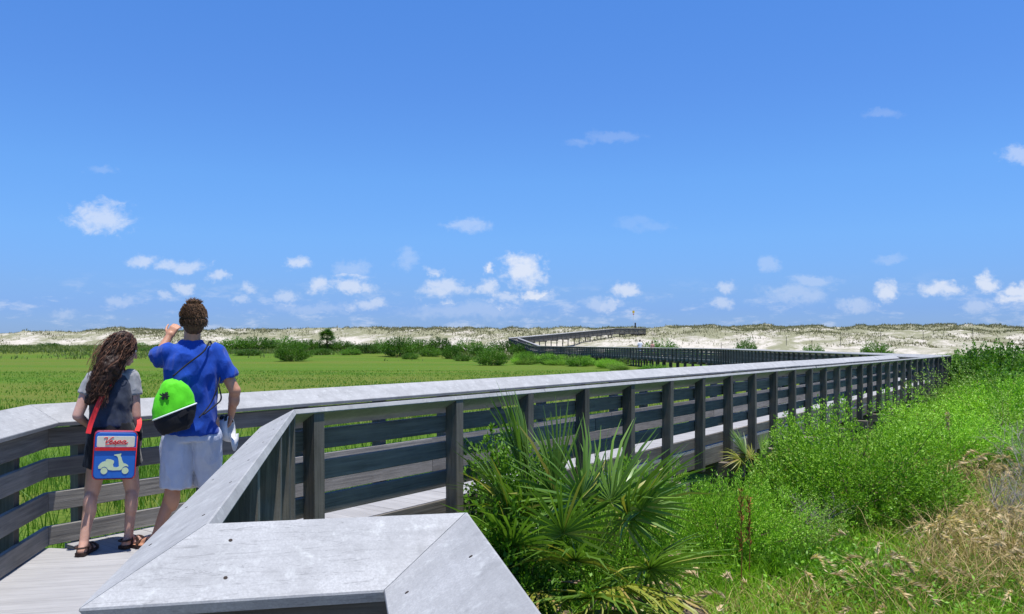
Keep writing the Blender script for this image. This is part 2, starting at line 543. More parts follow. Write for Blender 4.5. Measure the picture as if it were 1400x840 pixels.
def dune_z(x, y):
    crest = np.interp(x, CX, CZ) + (fbm(x * 0.06, y * 0.0 + 3, 4) - 0.5) * 1.6
    foot = 164 + 6 * (fbm(x * 0.03 + 40, y * 0, 2) - 0.5) + np.clip((x - 35) / 60, 0, 1) * -22
    top = 205 + 8 * (fbm(x * 0.05, y * 0 + 9, 2) - 0.5)
    t = np.clip((y - foot) / (top - foot), 0, 1)
    prof = t ** 1.25 * (1.9 - 0.9 * t)
    lowf = np.clip((32 - x) / 6, 0, 1)
    prof = prof * (1 - lowf + lowf * np.clip(0.45 + 0.55 * (y - 178) / 22, 0.45, 1))
    back = np.clip((y - 255) / 60, 0, 1)
    lump = (fbm(x * 0.16, y * 0.16, 4) - 0.5) * 2.6 * np.clip(t * 4, 0, 1)
    z = -1.5 + (crest + 1.5) * prof * (1 - back ** 1.5) + lump * (1 - back)
    z = z + (fbm(x * 0.6, y * 0.6, 3) - 0.5) * 0.7 * np.clip(t * 4, 0, 1)
    # the ramp stands clear of the sand, less and less towards its upper end
    dx = np.clip(x / 26, 0, 1)
    cap_ = 1.75 + np.clip(x / 24, 0, 1) * 2.2 - 0.45 - 1.75 * (1 - dx)
    yc = 179 + 7.5 * np.clip(x / 24, -0.2, 1.2)
    hill = cap_ - 0.25 - 0.22 * np.maximum(np.abs(y - yc) - 2, 0) - 0.22 * np.maximum(16 - x, 0) - 1.0 * np.maximum(x - 34, 0)
    z = np.maximum(z, np.where(x > 4, hill + lump * 0.25, -9))
    away = np.maximum(yc - y - 3.5, 0) * 0.55 + np.maximum(y - yc - 2.2, 0) * 1.6 + np.maximum(x - 29.5, 0) * 1.6 + np.maximum(-4 - x, 0) * 0.55
    z = np.minimum(z, cap_ + away)
    return z


dune = link('sand_dunes', grid_mesh('sand_dunes', np.concatenate([np.linspace(-420, -135, 70), np.linspace(-133, 140, 300), np.linspace(143, 420, 70)]), np.linspace(138, 320, 150), dune_z, M_SAND))
tag(dune, kind='structure')

# ------------------------------------------------------------------ boardwalk
CW, SW, TH = 0.232, 0.1285, 0.038
CAPO = 1.05
th = math.atan2(SW, CW)
sn, cs = math.sin(th), math.cos(th)
CAP = chamfer([(0, CAPO), (CW, CAPO - SW), (CW - TH * sn, CAPO - SW - TH * cs), (-TH * sn, CAPO - TH * cs)], 0.004)


def under(a):          # underside of the cap at offset a
    return CAPO - TH / cs - a * SW / CW


def board_section(a0, a1, z0, z1):
    return chamfer([(a0, z0), (a1, z0), (a1, z1), (a0, z1)], 0.004)


POSTA = (-0.012, 0.108)
RAILA = (0.110, 0.148)
RAILZ = [(0.012, 0.152), (0.262, 0.402), (0.513, 0.653), (0.735, 0.875)]
FASCA = (0.07, 0.108)

mesh_cache = {}


class Path:
    def __init__(self, pts, side):
        self.p = [Vector(q) for q in pts]
        self.n = []
        self.d = []
        self.L = []
        for a, b in zip(self.p[:-1], self.p[1:]):
            d = (b - a)
            self.L.append(d.length)
            dh = Vector((d.x, d.y, 0)).normalized()
            self.d.append(d.normalized())
            self.n.append(Vector((-dh.y, dh.x, 0)) * side)
        self.m = []
        for i in range(len(self.p)):
            if i == 0: self.m.append(self.n[0])
            elif i == len(self.p) - 1: self.m.append(self.n[-1])
            else:
                a, b = self.n[i - 1], self.n[i]
                self.m.append((a + b) / (1 + a.dot(b)))

    def piece(self, i, t0, t1, section, name, mat, root, gap=0.003, key=None):
        L = self.L[i]
        m0 = self.m[i] if t0 <= 1e-6 else self.n[i]
        m1 = self.m[i + 1] if t1 >= L - 1e-6 else self.n[i]
        d = self.d[i]
        P0 = self.p[i] + d * (t0 + gap / 2)
        P1 = self.p[i] + d * (t1 - gap / 2)
        z = d.cross(self.n[i] * -1).normalized()
        if z.z < 0: z = -z
        y = z.cross(d)
        M = Matrix(((d.x, y.x, z.x, P0.x), (d.y, y.y, z.y, P0.y), (d.z, y.z, z.z, P0.z), (0, 0, 0, 1)))
        straight = t0 > 1e-6 and t1 < L - 1e-6
        k = (key, round(t1 - t0, 4), self.n[i].dot(y) > 0, round(d.z, 4)) if (straight and key) else None
        if k and k in mesh_cache:
            me = mesh_cache[k]
        else:
            Mi = M.inverted()
            up = Vector((0, 0, 1))
            ra = [Mi @ (P0 + m0 * a + up * q) for a, q in section]
            rb = [Mi @ (P1 + m1 * a + up * q) for a, q in section]
            me = prism_mesh(name, ra, rb, mat)
            if k: mesh_cache[k] = me
        loc = root.location
        if name == 'post': M = M @ Matrix.Rotation(random.gauss(0, .006), 4, 'X') @ Matrix.Rotation(random.gauss(0, .006), 4, 'Y')
        elif name == 'rail_board' and straight: M = M @ Matrix.Rotation(random.gauss(0, .0012), 4, 'Y') @ Matrix.Rotation(random.gauss(0, .02), 4, 'X')
        elif name == 'cap_board' and straight: M = M @ Matrix.Rotation(random.gauss(0, .0006), 4, 'Y') @ Matrix.Rotation(random.gauss(0, .006), 4, 'X')
        return link(name, me, root, Matrix.Translation(-loc) @ M)


def cuts(L, step, first=None):
    out = [0.0]
    t = first or step
    while t < L - step * 0.45:
        out.append(t); t += step
    out.append(L)
    return out


POSTSEC = [(POSTA[0], -0.30), (POSTA[1], -0.30), (POSTA[1], under(POSTA[1]) - 0.002), (POSTA[0], under(POSTA[0]) - 0.002)]


def rail_run(path, i, root, posts, capstep=4.9, first=None, railstep=4.32, rails=True, fascia=True, postw=0.092, rm=None):
    L = path.L[i]
    cc = cuts(L, capstep, first)
    for a, b in zip(cc[:-1], cc[1:]):
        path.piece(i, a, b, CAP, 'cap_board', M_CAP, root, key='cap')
    if rails:
        cc = cuts(L, railstep)
        for k, (z0, z1) in enumerate(RAILZ):
            for a, b in zip(cc[:-1], cc[1:]):
                path.piece(i, a, b, board_section(RAILA[0], RAILA[1], z0 + random.uniform(-.002, .002), z1), 'rail_board', rm or M_RAIL_SHADED, root, gap=0.004, key='rail%d%s' % (k, rm))
    if fascia:
        cc = cuts(L, 3.6)
        for a, b in zip(cc[:-1], cc[1:]):
            path.piece(i, a, b, board_section(FASCA[0] + 0.04, FASCA[1] + 0.04, -0.275, -0.034), 'fascia_board', M_RAIL_SHADED, root, gap=0.004, key='fascia')
    for t in posts:
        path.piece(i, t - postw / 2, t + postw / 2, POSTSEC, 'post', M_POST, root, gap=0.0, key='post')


def P2(s, r):           # plan point from run A coordinates
    q = NA * s + DA * r
    return (q[0], q[1])


def PB(t, p):
    q = DB * t + NB * p
    return (q[0], q[1])


def v3(q, z=0.0):
    return Vector((q[0], q[1], z))


# corners of the outer lines
sA_l, sA_d, sA_r, r_jog = -2.275, -0.335, 0.322, 2.135
pN, pF = 4.42, 6.37
Mx = np.array([NA, NB])
cornerN = np.linalg.solve(Mx, [sA_d, pN])
cornerF = np.linalg.solve(Mx, [sA_l, pF])
tN = float(DB @ cornerN); tF = float(DB @ cornerF)
T_END = 36.05

C_dir1 = Vector((0.066, 1, 0)).normalized()
B_endN = v3(PB(T_END, pN))
B_endF = v3(PB(34.9, pF))
C_kinkF = Vector((18.2, 73, 0)); C_endF = Vector((3.9, 160, 0))
E_endF = Vector((-2.4, 176.5, 1.62)); 


def offset_line(pts, off):
    """offset polyline to its right by off"""
    P = Path(pts, -1)
    return [p + m * off for p, m in zip(P.p, P.m)]


# left railing line of everything beyond the long run, then the right one
W_ALL = 1.95
left_pts = [v3(P2(sA_l, -2.6)), v3(cornerF), B_endF, C_kinkF, C_endF, Vector((-0.9, 178.5, 1.75)), Vector((23.5, 186.0, 3.95)), Vector((29.3, 188.0, 4.0)), Vector((33, 214, 2.6))]
right_far = offset_line(left_pts[1:], W_ALL)
right_pts = [v3(P2(sA_r, -2.6)), v3(P2(sA_r, r_jog)), v3(P2(sA_d, r_jog)), v3(cornerN), right_far[1]] + right_far[2:]
PL = Path(left_pts, -1)
PR = Path(right_pts, 1)

r_front = thing('boardwalk_railing', v3(P2(0.0, r_jog)), 'nearest railing whose broad lichen-spotted sloping cap steps left across the foreground', 'railing', 'boardwalk railings')
r_near = thing('boardwalk_railing', v3(cornerN), 'railing of closely spaced dark posts on the shrub side of the long straight boardwalk', 'railing', 'boardwalk railings')
r_left = thing('boardwalk_railing', v3(P2(sA_l, 4.0)), 'short grey railing at the left edge of the photo beside the walking woman', 'railing', 'boardwalk railings')
r_far = thing('boardwalk_railing', v3(cornerF), 'railing with wide sunlit cap on the marsh side of the long boardwalk, behind the man', 'railing', 'boardwalk railings')
r_c_l = thing('boardwalk_railing', B_endF, 'dark railing along the marsh side of the distant boardwalk leg leading to the dunes', 'railing', 'boardwalk railings')
r_c_r = thing('boardwalk_railing', right_far[1], 'railing on the far side of the distant boardwalk leg, behind the two distant walkers', 'railing', 'boardwalk railings')
r_d_l = thing('boardwalk_railing', C_endF, 'railing on the back side of the distant ramp climbing the dunes', 'railing', 'boardwalk railings')
r_d_r = thing('boardwalk_railing', right_far[3], 'dark railing on the front side of the distant ramp climbing over white sand', 'railing', 'boardwalk railings')

# near railing pieces
rail_run(PR, 0, r_front, [0.5, 1.6, 2.7, 3.8, PR.L[0] - 0.12], 3.4)
rail_run(PR, 1, r_front, [0.34], 9)
rail_run(PR, 2, r_front, [0.13, 1.15, 2.22, 3.0, PR.L[2] - 0.07], 9)
off = tN
rail_run(PR, 3, r_near, [0.22] + [5.37 - off + 1.08 * k for k in range(29)], 4.9, 3.1)
LA = PL.L[0]
rail_run(PL, 0, r_left, [LA - 0.55 - 1.08 * k for k in range(8)], 4.6, LA - 4.6 if LA > 6 else None, railstep=4.1, rm=M_RAIL_LIT)
rail_run(PL, 1, r_far, [3.1 - tF + 1.07 * k for k in range(30) if 3.1 - tF + 1.07 * k < PL.L[1] - 0.1], 4.9, 8.9, rm=M_RAIL_LIT)


M_SCREW = wood_mat('rusted screw head', (0.06, 0.045, 0.035), 'x', 0.3)
screw_me = None


def screws(path, i, root, ts, offs=(0.045, 0.185)):
    """rusty screw heads let into the cap"""
    global screw_me
    tl = Matrix.Rotation(th, 4, path.n[i].cross(Vector((0, 0, 1))))
    if screw_me is None:
        mb = []
        n_ = 10
        vs = [Vector((.0048 * math.cos(2 * PI * k / n_), .0048 * math.sin(2 * PI * k / n_), .0012)) for k in range(n_)] + [Vector((.0055 * math.cos(2 * PI * k / n_), .0055 * math.sin(2 * PI * k / n_), -.003)) for k in range(n_)]
        screw_me = bpy.data.meshes.new('screw')
        screw_me.from_pydata(vs, [], [tuple(range(n_))] + [(k, k + n_, (k + 1) % n_ + n_, (k + 1) % n_) for k in range(n_)])
        screw_me.materials.append(M_SCREW)
    nrm = (path.n[i] * SW + Vector((0, 0, 1)) * CW).normalized()
    q = nrm.to_track_quat('Z', 'Y').to_matrix().to_4x4()
    for t in ts:
        for a in offs:
            p = path.p[i] + path.d[i] * (t + random.uniform(-.012, .012)) + path.n[i] * a + Vector((0, 0, CAPO - a * SW / CW))
            link('screw', screw_me, root, Matrix.Translation(p - root.location) @ q)


def joined_run(path, i, root, step, wide=0.0):
    """far runs: cap and rails in long boards, posts one by one"""
    L = path.L[i]
    cc = cuts(L, 9.8)
    for a, b in zip(cc[:-1], cc[1:]):
        path.piece(i, a, b, CAP, 'cap_board', M_CAP, root, key='capL')
    for k, (z0, z1) in enumerate(RAILZ):
        for a, b in zip(cc[:-1], cc[1:]):
            path.piece(i, a, b, board_section(RAILA[0], RAILA[1], z0, z1 + wide), 'rail_board', M_RAIL_SHADED, root, key='railL%d%s' % (k, wide))
    for a, b in zip(cc[:-1], cc[1:]):
        path.piece(i, a, b, board_section(FASCA[0] + 0.04, FASCA[1] + 0.04, -0.275, -0.034), 'fascia_board', M_RAIL_SHADED, root, key='fascL')
    nP = int(L / step)
    for k in range(nP):
        t = (k + 0.5) * L / nP
        path.piece(i, t - 0.046, t + 0.046, POSTSEC, 'post', M_POST, root, gap=0.0, key='post')


screws(PR, 1, r_front, [0.06, 0.60], (0.06, 0.17))
screws(PR, 2, r_front, [0.22, 0.75, 1.3, 1.9, 2.5, 3.1])
screws(PR, 0, r_front, [PR.L[0] - .35, PR.L[0] - .9])
for i in (2, 3):
    joined_run(PL, i, r_c_l, 1.08)
for i in (4, 5):
    joined_run(PR, i, r_c_r, 1.08)
for i in (4, 5, 6, 7):
    joined_run(PL, i, r_d_l, 1.08, 0.06)
for i in (6, 7, 8, 9):
    joined_run(PR, i, r_d_r, 1.08, 0.06)

# deck, piles and beams
deck = thing('boardwalk', (0, 0, 0), 'long weathered grey plank boardwalk zigzagging over the marsh to the dunes', 'boardwalk')
deck['kind'] = 'structure'
PLANK, GAP, DT = 0.142, 0.005, 0.032


def plank(c4, root=deck, mb=None, name='plank'):
    """c4: four plan corners (x,y,z) in order: start-left, start-right, end-right, end-left (start/end along the walk)"""
    a, b, c, d = [Vector(q) for q in c4]
    if mb is not None:
        dn = Vector((0, 0, -DT))
        mb.add([a, b, c, d, a + dn, b + dn, c + dn, d + dn], [(0, 1, 2, 3), (7, 6, 5, 4), (0, 4, 5, 1), (1, 5, 6, 2), (2, 6, 7, 3), (3, 7, 4, 0)])
        return
    X = (b - a).normalized(); Z = Vector((0, 0, 1)); Y = Z.cross(X)
    z = random.uniform(-0.0025, 0.0)
    M = Matrix(((X.x, Y.x, 0, a.x), (X.y, Y.y, 0, a.y), (0, 0, 1, a.z + z), (0, 0, 0, 1)))
    Mi = M.inverted()
    key = ('plank', round((b - a).length, 3), round((c - d).length, 3), round((d - a).length, 3))
    me = mesh_cache.get(key)
    if me is None:
        e = 0.003
        top = [Mi @ (q + Vector((0, 0, z))) for q in (a, b, c, d)]
        ctr = sum(top, Vector()) / 4
        up = [Vector((q.x, q.y - math.copysign(e, q.y - ctr.y), 0)) for q in top]
        md = [Vector((q.x, q.y, -e)) for q in top]
        lo = [Vector((q.x, q.y, -DT)) for q in top]
        vs = up + md + lo
        fs = [(0, 1, 2, 3), (11, 10, 9, 8)]
        for i in range(4):
            j = (i + 1) % 4
            fs += [(i, i + 4, j + 4, j), (i + 4, i + 8, j + 8, j + 4)]
        me = bpy.data.meshes.new(name); me.from_pydata(vs, [], fs); me.update(); me.materials.append(M_DECK)
        mesh_cache[key] = me
    link(name, me, root, M)


nplanks = 0
inset = 0.112
# run A with the bump-out, up to the mitre line of the bend
rN = float(DA @ cornerN); rF = float(DA @ cornerF)


def mitreA(r):   # right limit of a plank of run A at distance r
    return sA_d - (r - rN) * ((sA_d - sA_l) / (rF - rN))


r = -1.6
while r < rF - 0.12:
    def lims(q):
        right = (sA_r - inset) if q < r_jog - inset - 0.05 else (sA_d - inset)
        if q > rN - 0.02: right = min(right, mitreA(q))
        return sA_l + inset, right
    l0, q0 = lims(r); l1, q1 = lims(r + PLANK)
    if r < r_jog - inset - 0.05 and r + PLANK > r_jog - inset - 0.05: q1 = q0
    if q1 > l1 + 0.05:
        plank([v3(P2(l0, r)), v3(P2(q0, r)), v3(P2(q1, r + PLANK)), v3(P2(l1, r + PLANK))]); nplanks += 1
    r += PLANK + GAP


def mitreB(t):   # near limit (smaller p is the near side): left part appears first
    return pN + (tN - t) * ((pF - pN) / (tN - tF))


t = tF + 0.05
rest = MB()
while t < 35.2:
    def limb(q):
        lo = pN + inset
        if q < tN: lo = max(lo, mitreB(q))
        return pF - inset, lo
    l0, q0 = limb(t); l1, q1 = limb(t + PLANK)
    if q0 < l0 - 0.03:
        c4 = [v3(PB(t, l0)), v3(PB(t, q0)), v3(PB(t + PLANK, q1)), v3(PB(t + PLANK, l1))]
        if nplanks < 290: plank(c4); nplanks += 1
        else: plank(c4, mb=rest)
    t += PLANK + GAP


def lerp(a, b, t): return a + (b - a) * t


# far runs: planks joined
cl = [B_endF + (v3(PB(34.9, pN)) - B_endF) * 0.06] + left_pts[3:]
for i in range(2, len(left_pts) - 1):
    a, b2 = left_pts[i], left_pts[i + 1]
    c_, d_ = right_far[i - 1], right_far[i]
    L = (b2 - a).length
    N = int(L / 0.29)
    for k in range(N):
        f0, f1 = k / N, (k + 0.97) / N
        l0, l1, q0, q1 = lerp(a, b2, f0), lerp(a, b2, f1), lerp(c_, d_, f0), lerp(c_, d_, f1)
        plank([lerp(l0, q0, .06), lerp(l0, q0, .94), lerp(l1, q1, .94), lerp(l1, q1, .06)], mb=rest)
o = rest.obj('distant_planks', M_DECK, deck); o['kind'] = 'stuff'


def beam_and_piles(c, across, gz, ext=0.25, half=0.975, bz=-0.28):
    """crossbeam centred at c (deck level), across = unit vector"""
    X = across; Y = Vector((0, 0, 1)).cross(X)
    M = Matrix(((X.x, Y.x, 0, c.x), (X.y, Y.y, 0, c.y), (0, 0, 1, c.z + bz - 0.105), (0, 0, 0, 1)))
    key = ('beam', round(half + ext, 2))
    me = mesh_cache.get(key)
    if me is None:
        L = half + ext
        me = prism_mesh('crossbeam', [(-L, y, z) for y, z in chamfer([(-.07, -.1), (.07, -.1), (.07, .1), (-.07, .1)], .006)], [(L, y, z) for y, z in chamfer([(-.07, -.1), (.07, -.1), (.07, .1), (-.07, .1)], .006)], M_BEAM)
        mesh_cache[key] = me
    link('crossbeam', me, deck, M)
    for sgn in (-1, 1):
        q = c + X * (half - 0.12) * sgn
        h = (c.z + bz - 0.21) - gz(q.x, q.y) + 0.3
        key = ('pile', round(h, 1))
        me = mesh_cache.get(key)
        if me is None:
            mb = MB(); mb.tube([(0, 0, 0), (0, 0, -round(h, 1) - .05)], [.11, .115], 10); me = mb.mesh('piling', M_PILE, False); mesh_cache[key] = me
        link('piling', me, deck, Matrix.Translation((q.x, q.y, c.z + bz - 0.20)))


gzs = lambda x, y: float(ground_z(np.array(x), np.array(y)))
dzs = lambda x, y: float(max(ground_z(np.array(x), np.array(y)), dune_z(np.array(x), np.array(y)) if y > 140 else -9))
for k in range(-3, 12):
    tt = 11.7 + 2.05 * k
    if 4.2 < tt < 35.5: beam_and_piles(v3(PB(tt, (pN + pF) / 2)), v3(NB), gzs)
for rr in (0.2, 2.25, 4.3):
    beam_and_piles(v3(P2((sA_l + sA_d) / 2, rr)), v3(NA), gzs, ext=0.1)
for i in range(2, len(left_pts) - 1):
    a, b2 = left_pts[i], left_pts[i + 1]
    c_, d_ = right_far[i - 1], right_far[i]
    L = (b2 - a).length
    N = max(2, int(L / (2.05 if i < 4 else 2.6)))
    for k in range(N):
        f0 = (k + 0.5) / N
        l0, q0 = lerp(a, b2, f0), lerp(c_, d_, f0)
        ac = (q0 - l0); ac.z = 0; ac.normalize()
        beam_and_piles((l0 + q0) / 2, ac, dzs, half=0.95)


# ------------------------------------------------------------------ vegetation
def norm(a):
    return a / np.maximum(np.linalg.norm(a, axis=-1, keepdims=True), 1e-9)


def leaves_np(pos, dirs, nrm, length, width, fold=0.0):
    """diamond leaves; pos,dirs,nrm (n,3); returns verts, quads"""
    n = len(pos)
    d = norm(dirs)
    s = norm(np.cross(d, nrm))
    up = np.cross(s, d)
    L = np.broadcast_to(np.asarray(length).reshape(-1, 1), (n, 1)); W = np.broadcast_to(np.asarray(width).reshape(-1, 1), (n, 1))
    mid = pos + d * L * 0.45 + up * L * fold
    v = np.stack([pos, mid + s * W / 2, pos + d * L, mid - s * W / 2], 1).reshape(-1, 3)
    i = np.arange(n)[:, None] * 4 + np.arange(4)
    return v, i


def blades_np(pos, height, width, lean, r, bend=1.0, segs=2):
    """grass blades, each a strip that ends in a point"""
    n = len(pos)
    az = r.random(n) * 2 * PI
    ld = np.stack([np.cos(az), np.sin(az), np.zeros(n)], 1)
    fz = r.random(n) * 2 * PI
    sd_ = np.stack([np.cos(fz), np.sin(fz), np.zeros(n)], 1) * (np.asarray(width).reshape(-1, 1) / 2)
    H = np.asarray(height).reshape(-1, 1); Ln = np.asarray(lean).reshape(-1, 1)
    rows = []
    for k in range(segs):
        t = k / segs
        c = pos + ld * Ln * H * t ** (1 + bend) + np.array([0, 0, 1]) * H * t * (1 - 0.25 * Ln * t)
        wv = sd_ * (1 - 0.45 * t)
        rows += [c - wv, c + wv]
    rows.append(pos + ld * Ln * H + np.array([0, 0, 1]) * H * (1 - 0.35 * Ln))
    v = np.stack(rows, 1).reshape(-1, 3)
    m = 2 * segs + 1
    b = np.arange(n)[:, None] * m
    quads = [b + np.array([2 * k, 2 * k + 1, 2 * k + 3, 2 * k + 2]) for k in range(segs - 1)]
    tri = b + np.array([2 * segs - 2, 2 * segs - 1, 2 * segs])
    fl = []
    if quads: fl.append(np.concatenate(quads))
    fl.append(tri)
    return v, fl, m


def stuff(name, v, fl, mat, tint):
    o = link(name, mesh_np(name, v, fl, mat, tint))
    return o


def gz_any(x, y):
    g = ground_z(x, y)
    d = np.where(y > 139, dune_z(x, y), -9)
    return np.maximum(g, d)


def across(x, y):
    return -0.8123 * x + 0.5834 * y


def on_walk(x, y, m=0.1):
    p = across(x, y); s = 0.9789 * x + 0.2045 * y; t = 0.5834 * x + 0.8123 * y
    a = (p > pN - m) & (p < pF + m) & (t > 2.6) & (t < 37)
    b_ = (s > sA_l - m) & (s < sA_r + m) & (p < pF + m)
    return a | b_


# ---- marsh grass on the left, down to the dunes
def marsh(n, y0, y1, hmin, hmax, wd, seed, power=1.0):
    r = np.random.default_rng(seed)
    y = y0 + (y1 - y0) * r.random(n) ** power
    u = -0.8 + 2.2 * r.random(n)
    x = u * y
    keep = (across(x, y) > pF + 0.35) & (x > -0.72 * y - 3) | ((y > 60) & (x < 90))
    keep &= ~on_walk(x, y, 0.35)
    keep &= (x < 0.35 * y + 6) | (y < 45)
    # sparse and thick patches
    dn = fbm(x * 0.12, y * 0.2, 3)
    keep &= r.random(n) < np.clip((dn - 0.25) * 2.2, 0.15, 1)
    x, y = x[keep], y[keep]
    z = ground_z(x, y)
    h = hmin + (hmax - hmin) * r.random(len(x)) * (0.6 + 0.8 * fbm(x * 0.3, y * 0.3, 2))
    v, fl, m = blades_np(np.stack([x, y, z - 0.02], 1), h, wd * (0.6 + 0.8 * r.random(len(x))), 0.2 + 0.5 * r.random(len(x)), r, segs=2)
    patch = fbm(x * 0.03 + 5, y * 0.09, 3)
    tint = np.clip(0.2 * r.random(len(x)) + 1.0 * (patch - 0.1), 0, 1)
    return v, fl, np.repeat(tint, m)


v, fl, t_ = marsh(150000, 7, 34, 0.25, 0.75, 0.016, 11, 1.3)
tag(stuff('marsh_grass', v, fl, M_MARSH, t_), 'green marsh grass close behind the left boardwalk railing', 'grass', kind='stuff')
v, fl, t_ = marsh(120000, 32, 80, 0.08, 0.22, 0.04, 12, 1.3)
tag(stuff('marsh_grass', v, fl, M_MARSH, t_), 'flat green and tawny marsh grass reaching to the far shrubs', 'grass', kind='stuff')

# olive rank grass in front of the dunes
r = np.random.default_rng(21)
n_ = 70000
y = 118 + 52 * r.random(n_) ** 0.8
x = (-0.75 + 1.2 * r.random(n_)) * y
keep = (x < 2 + (160 - y) * 0.16) & (r.random(n_) < np.clip((fbm(x * 0.07, y * 0.16, 3) - 0.3 + (y - 135) / 60) * 2.0 - .15, 0.0, 1))
x, y = x[keep], y[keep]
v, fl, m = blades_np(np.stack([x, y, gz_any(x, y) - .05], 1), 0.35 + 0.6 * r.random(len(x)), 0.10 + 0.12 * r.random(len(x)), 0.2 + 0.5 * r.random(len(x)), r, segs=2)
t_ = np.clip(0.6 * r.random(len(x)) + 0.7 * (fbm(x * 0.05, y * 0.05, 3) - 0.2), 0, 1)
tag(stuff('rank_grass', v, fl, M_OLIVE, np.repeat(t_, m)), 'band of olive rank grass between marsh and dunes', 'grass', kind='stuff')

# dune grass
r = np.random.default_rng(22)
n_ = 260000
y = 160 + 66 * r.random(n_)
x = (-0.78 + 1.56 * r.random(n_)) * y
zz = dune_z(x, y)
crest = np.interp(x, CX, CZ)
rel = np.clip((zz + 1.2) / (crest + 1.2), 0, 1.2)
streak_ = fbm(x * 0.11 + y * 0.16, y * 0.05 + 7, 4)
dens = np.clip((rel - 0.6) * 1.8, 0, 1) * np.clip((streak_ - 0.30) * 5, 0.08, 1) + np.clip((streak_ - 0.50) * 4, 0, 1) * 0.6
keep = (r.random(n_) < dens * 1.0) & (zz > -1.0)
x, y, zz = x[keep], y[keep], zz[keep]
v, fl, m = blades_np(np.stack([x, y, zz - .05], 1), 0.25 + 0.6 * r.random(len(x)) ** 2, 0.08 + 0.12 * r.random(len(x)), 0.2 + 0.7 * r.random(len(x)), r, segs=2)
t_ = np.clip(0.75 * r.random(len(x)) + 0.6 * (fbm(x * 0.08, y * 0.08, 3) - 0.25), 0, 1)
tag(stuff('dune_grass', v, fl, M_DUNEG, np.repeat(t_, m)), 'sparse grey-green grass on the dune slopes and crest', 'grass', kind='stuff')


# ---- shrubs
def shrub_meshes(seed, rx, ry, h, shoots, per, ll, lw, mat, lump=0.28, upright=0.5, inner=0.35, twig=M_TWIG, nstem=40, base=0.10, open_=0.0):
    r = np.random.default_rng(seed)
    d = norm(np.stack([r.normal(size=shoots), r.normal(size=shoots), np.where(r.random(shoots) < 0.28, -1, 1) * np.abs(r.normal(size=shoots)) * 0.85], 1))
    # lumps: a few clump directions push the outline in and out
    K = 14
    cd = norm(np.stack([r.normal(size=K), r.normal(size=K), np.abs(r.normal(size=K))], 1))
    ca_ = r.random(K) * 2 - 0.8
    w_ = np.exp(-(1 - d @ cd.T) * 9)
    f = 1 + lump * (w_ * ca_).sum(1) + r.normal(size=shoots) * 0.06
    f *= np.where(r.random(shoots) < inner, 0.55 + 0.45 * r.random(shoots), 1.0)
    cz_ = 0.36
    tip = d * np.array([rx, ry, h]) * f[:, None]
    tip[:, 2] = h * cz_ + np.where(d[:, 2] > 0, d[:, 2] * (1 - cz_), d[:, 2] * cz_ * 0.85) * f * h
    st = tip * np.array([0.30, 0.30, 0.45])
    ctrl = (st + tip) / 2 + np.array([0, 0, -1]) * h * 0.08 * upright + d * np.array([1, 1, 0]) * 0.12 * rx
    # shoots stand up at their ends
    tip2 = tip + np.stack([r.normal(size=shoots) * 0.03, r.normal(size=shoots) * 0.03, upright * (0.06 + 0.22 * r.random(shoots) ** 2) * h * 0.6], 1)
    ts = 1 - 0.66 * r.random((shoots, per)) ** 1.5
    t = ts[..., None]
    P = (1 - t) ** 2 * st[:, None] + 2 * t * (1 - t) * ctrl[:, None] + t ** 2 * tip2[:, None]
    T = norm(2 * (1 - t) * (ctrl - st)[:, None] + 2 * t * (tip2 - ctrl)[:, None])
    rd = norm(r.normal(size=P.shape))
    D = norm(T * 0.75 + rd * 0.8 + np.array([0, 0, 0.15]))
    P = P + rd * 0.02
    N = norm(r.normal(size=P.shape) * 0.75 + np.array([0, 0, 1.0]))
    n = shoots * per
    L = ll * (0.65 + 0.7 * r.random(n)) * (1.15 - 0.4 * ts.ravel())
    v, q = leaves_np(P.reshape(-1, 3), D.reshape(-1, 3), N.reshape(-1, 3), L, L * lw / ll, 0.08)
    hue = np.repeat(r.random(shoots), per) * 0.38 + (w_ * (0.42 * ca_)).sum(1).repeat(per) + 0.30 * r.random(n) + 0.15 * ts.ravel()
    tint = np.clip(hue, 0.02, 0.88)
    bad = r.random(n) < 0.025
    tint[bad] = 1.0
    kz = h / np.percentile(v[:, 2], 98.5)
    v[:, 2] *= kz
    for q_ in (st, ctrl, tip2): q_[:, 2] *= kz
    fol = mesh_np('foliage', v, q, mat, np.repeat(tint, 4))
    mb = MB()
    idx = r.choice(shoots, size=min(nstem, shoots), replace=False)
    for k in idx:
        p0 = np.array([st[k, 0] * 0.25, st[k, 1] * 0.25, -0.05])
        mb.tube([p0, st[k], ctrl[k], tip2[k]], [0.010 * h + .003, 0.007 * h + .002, 0.004, 0.0015], 3, cap=False)
    stm = mb.mesh('stem', twig)
    return fol, stm


PROTO = {}


def proto(kind, *a, **k):
    PROTO[kind] = shrub_meshes(*a, **k)


proto('bright_big', 31, 1, 1, 1, 1500, 34, 0.036, 0.017, M_BRIGHT, 0.40, 0.30)
proto('bright_b', 32, 1, 1, 1, 950, 32, 0.044, 0.021, M_BRIGHT, 0.42, 0.35)
proto('bright_c', 33, 1, 1, 1, 800, 32, 0.048, 0.024, M_MIDLEAF, 0.42, 0.4)
proto('olive', 39, 1, 1, 1, 800, 30, 0.046, 0.024, M_LIME, 0.45, 0.45)
proto('glossy', 34, .62, .42, 1.60, 800, 30, 0.052, 0.030, M_GLOSSY, 0.3, 0.1)
proto('glossy_low', 38, .45, .42, 1.1, 420, 28, 0.052, 0.030, M_GLOSSY, 0.3, 0.1)
proto('dark', 35, 1, 1, 1, 420, 22, 0.055, 0.052, M_DARKLEAF, 0.22, 0.03, nstem=14)
proto('dark_b', 36, 1, 1, 1, 420, 22, 0.055, 0.052, M_DARKLEAF2, 0.28, 0.06, nstem=14)


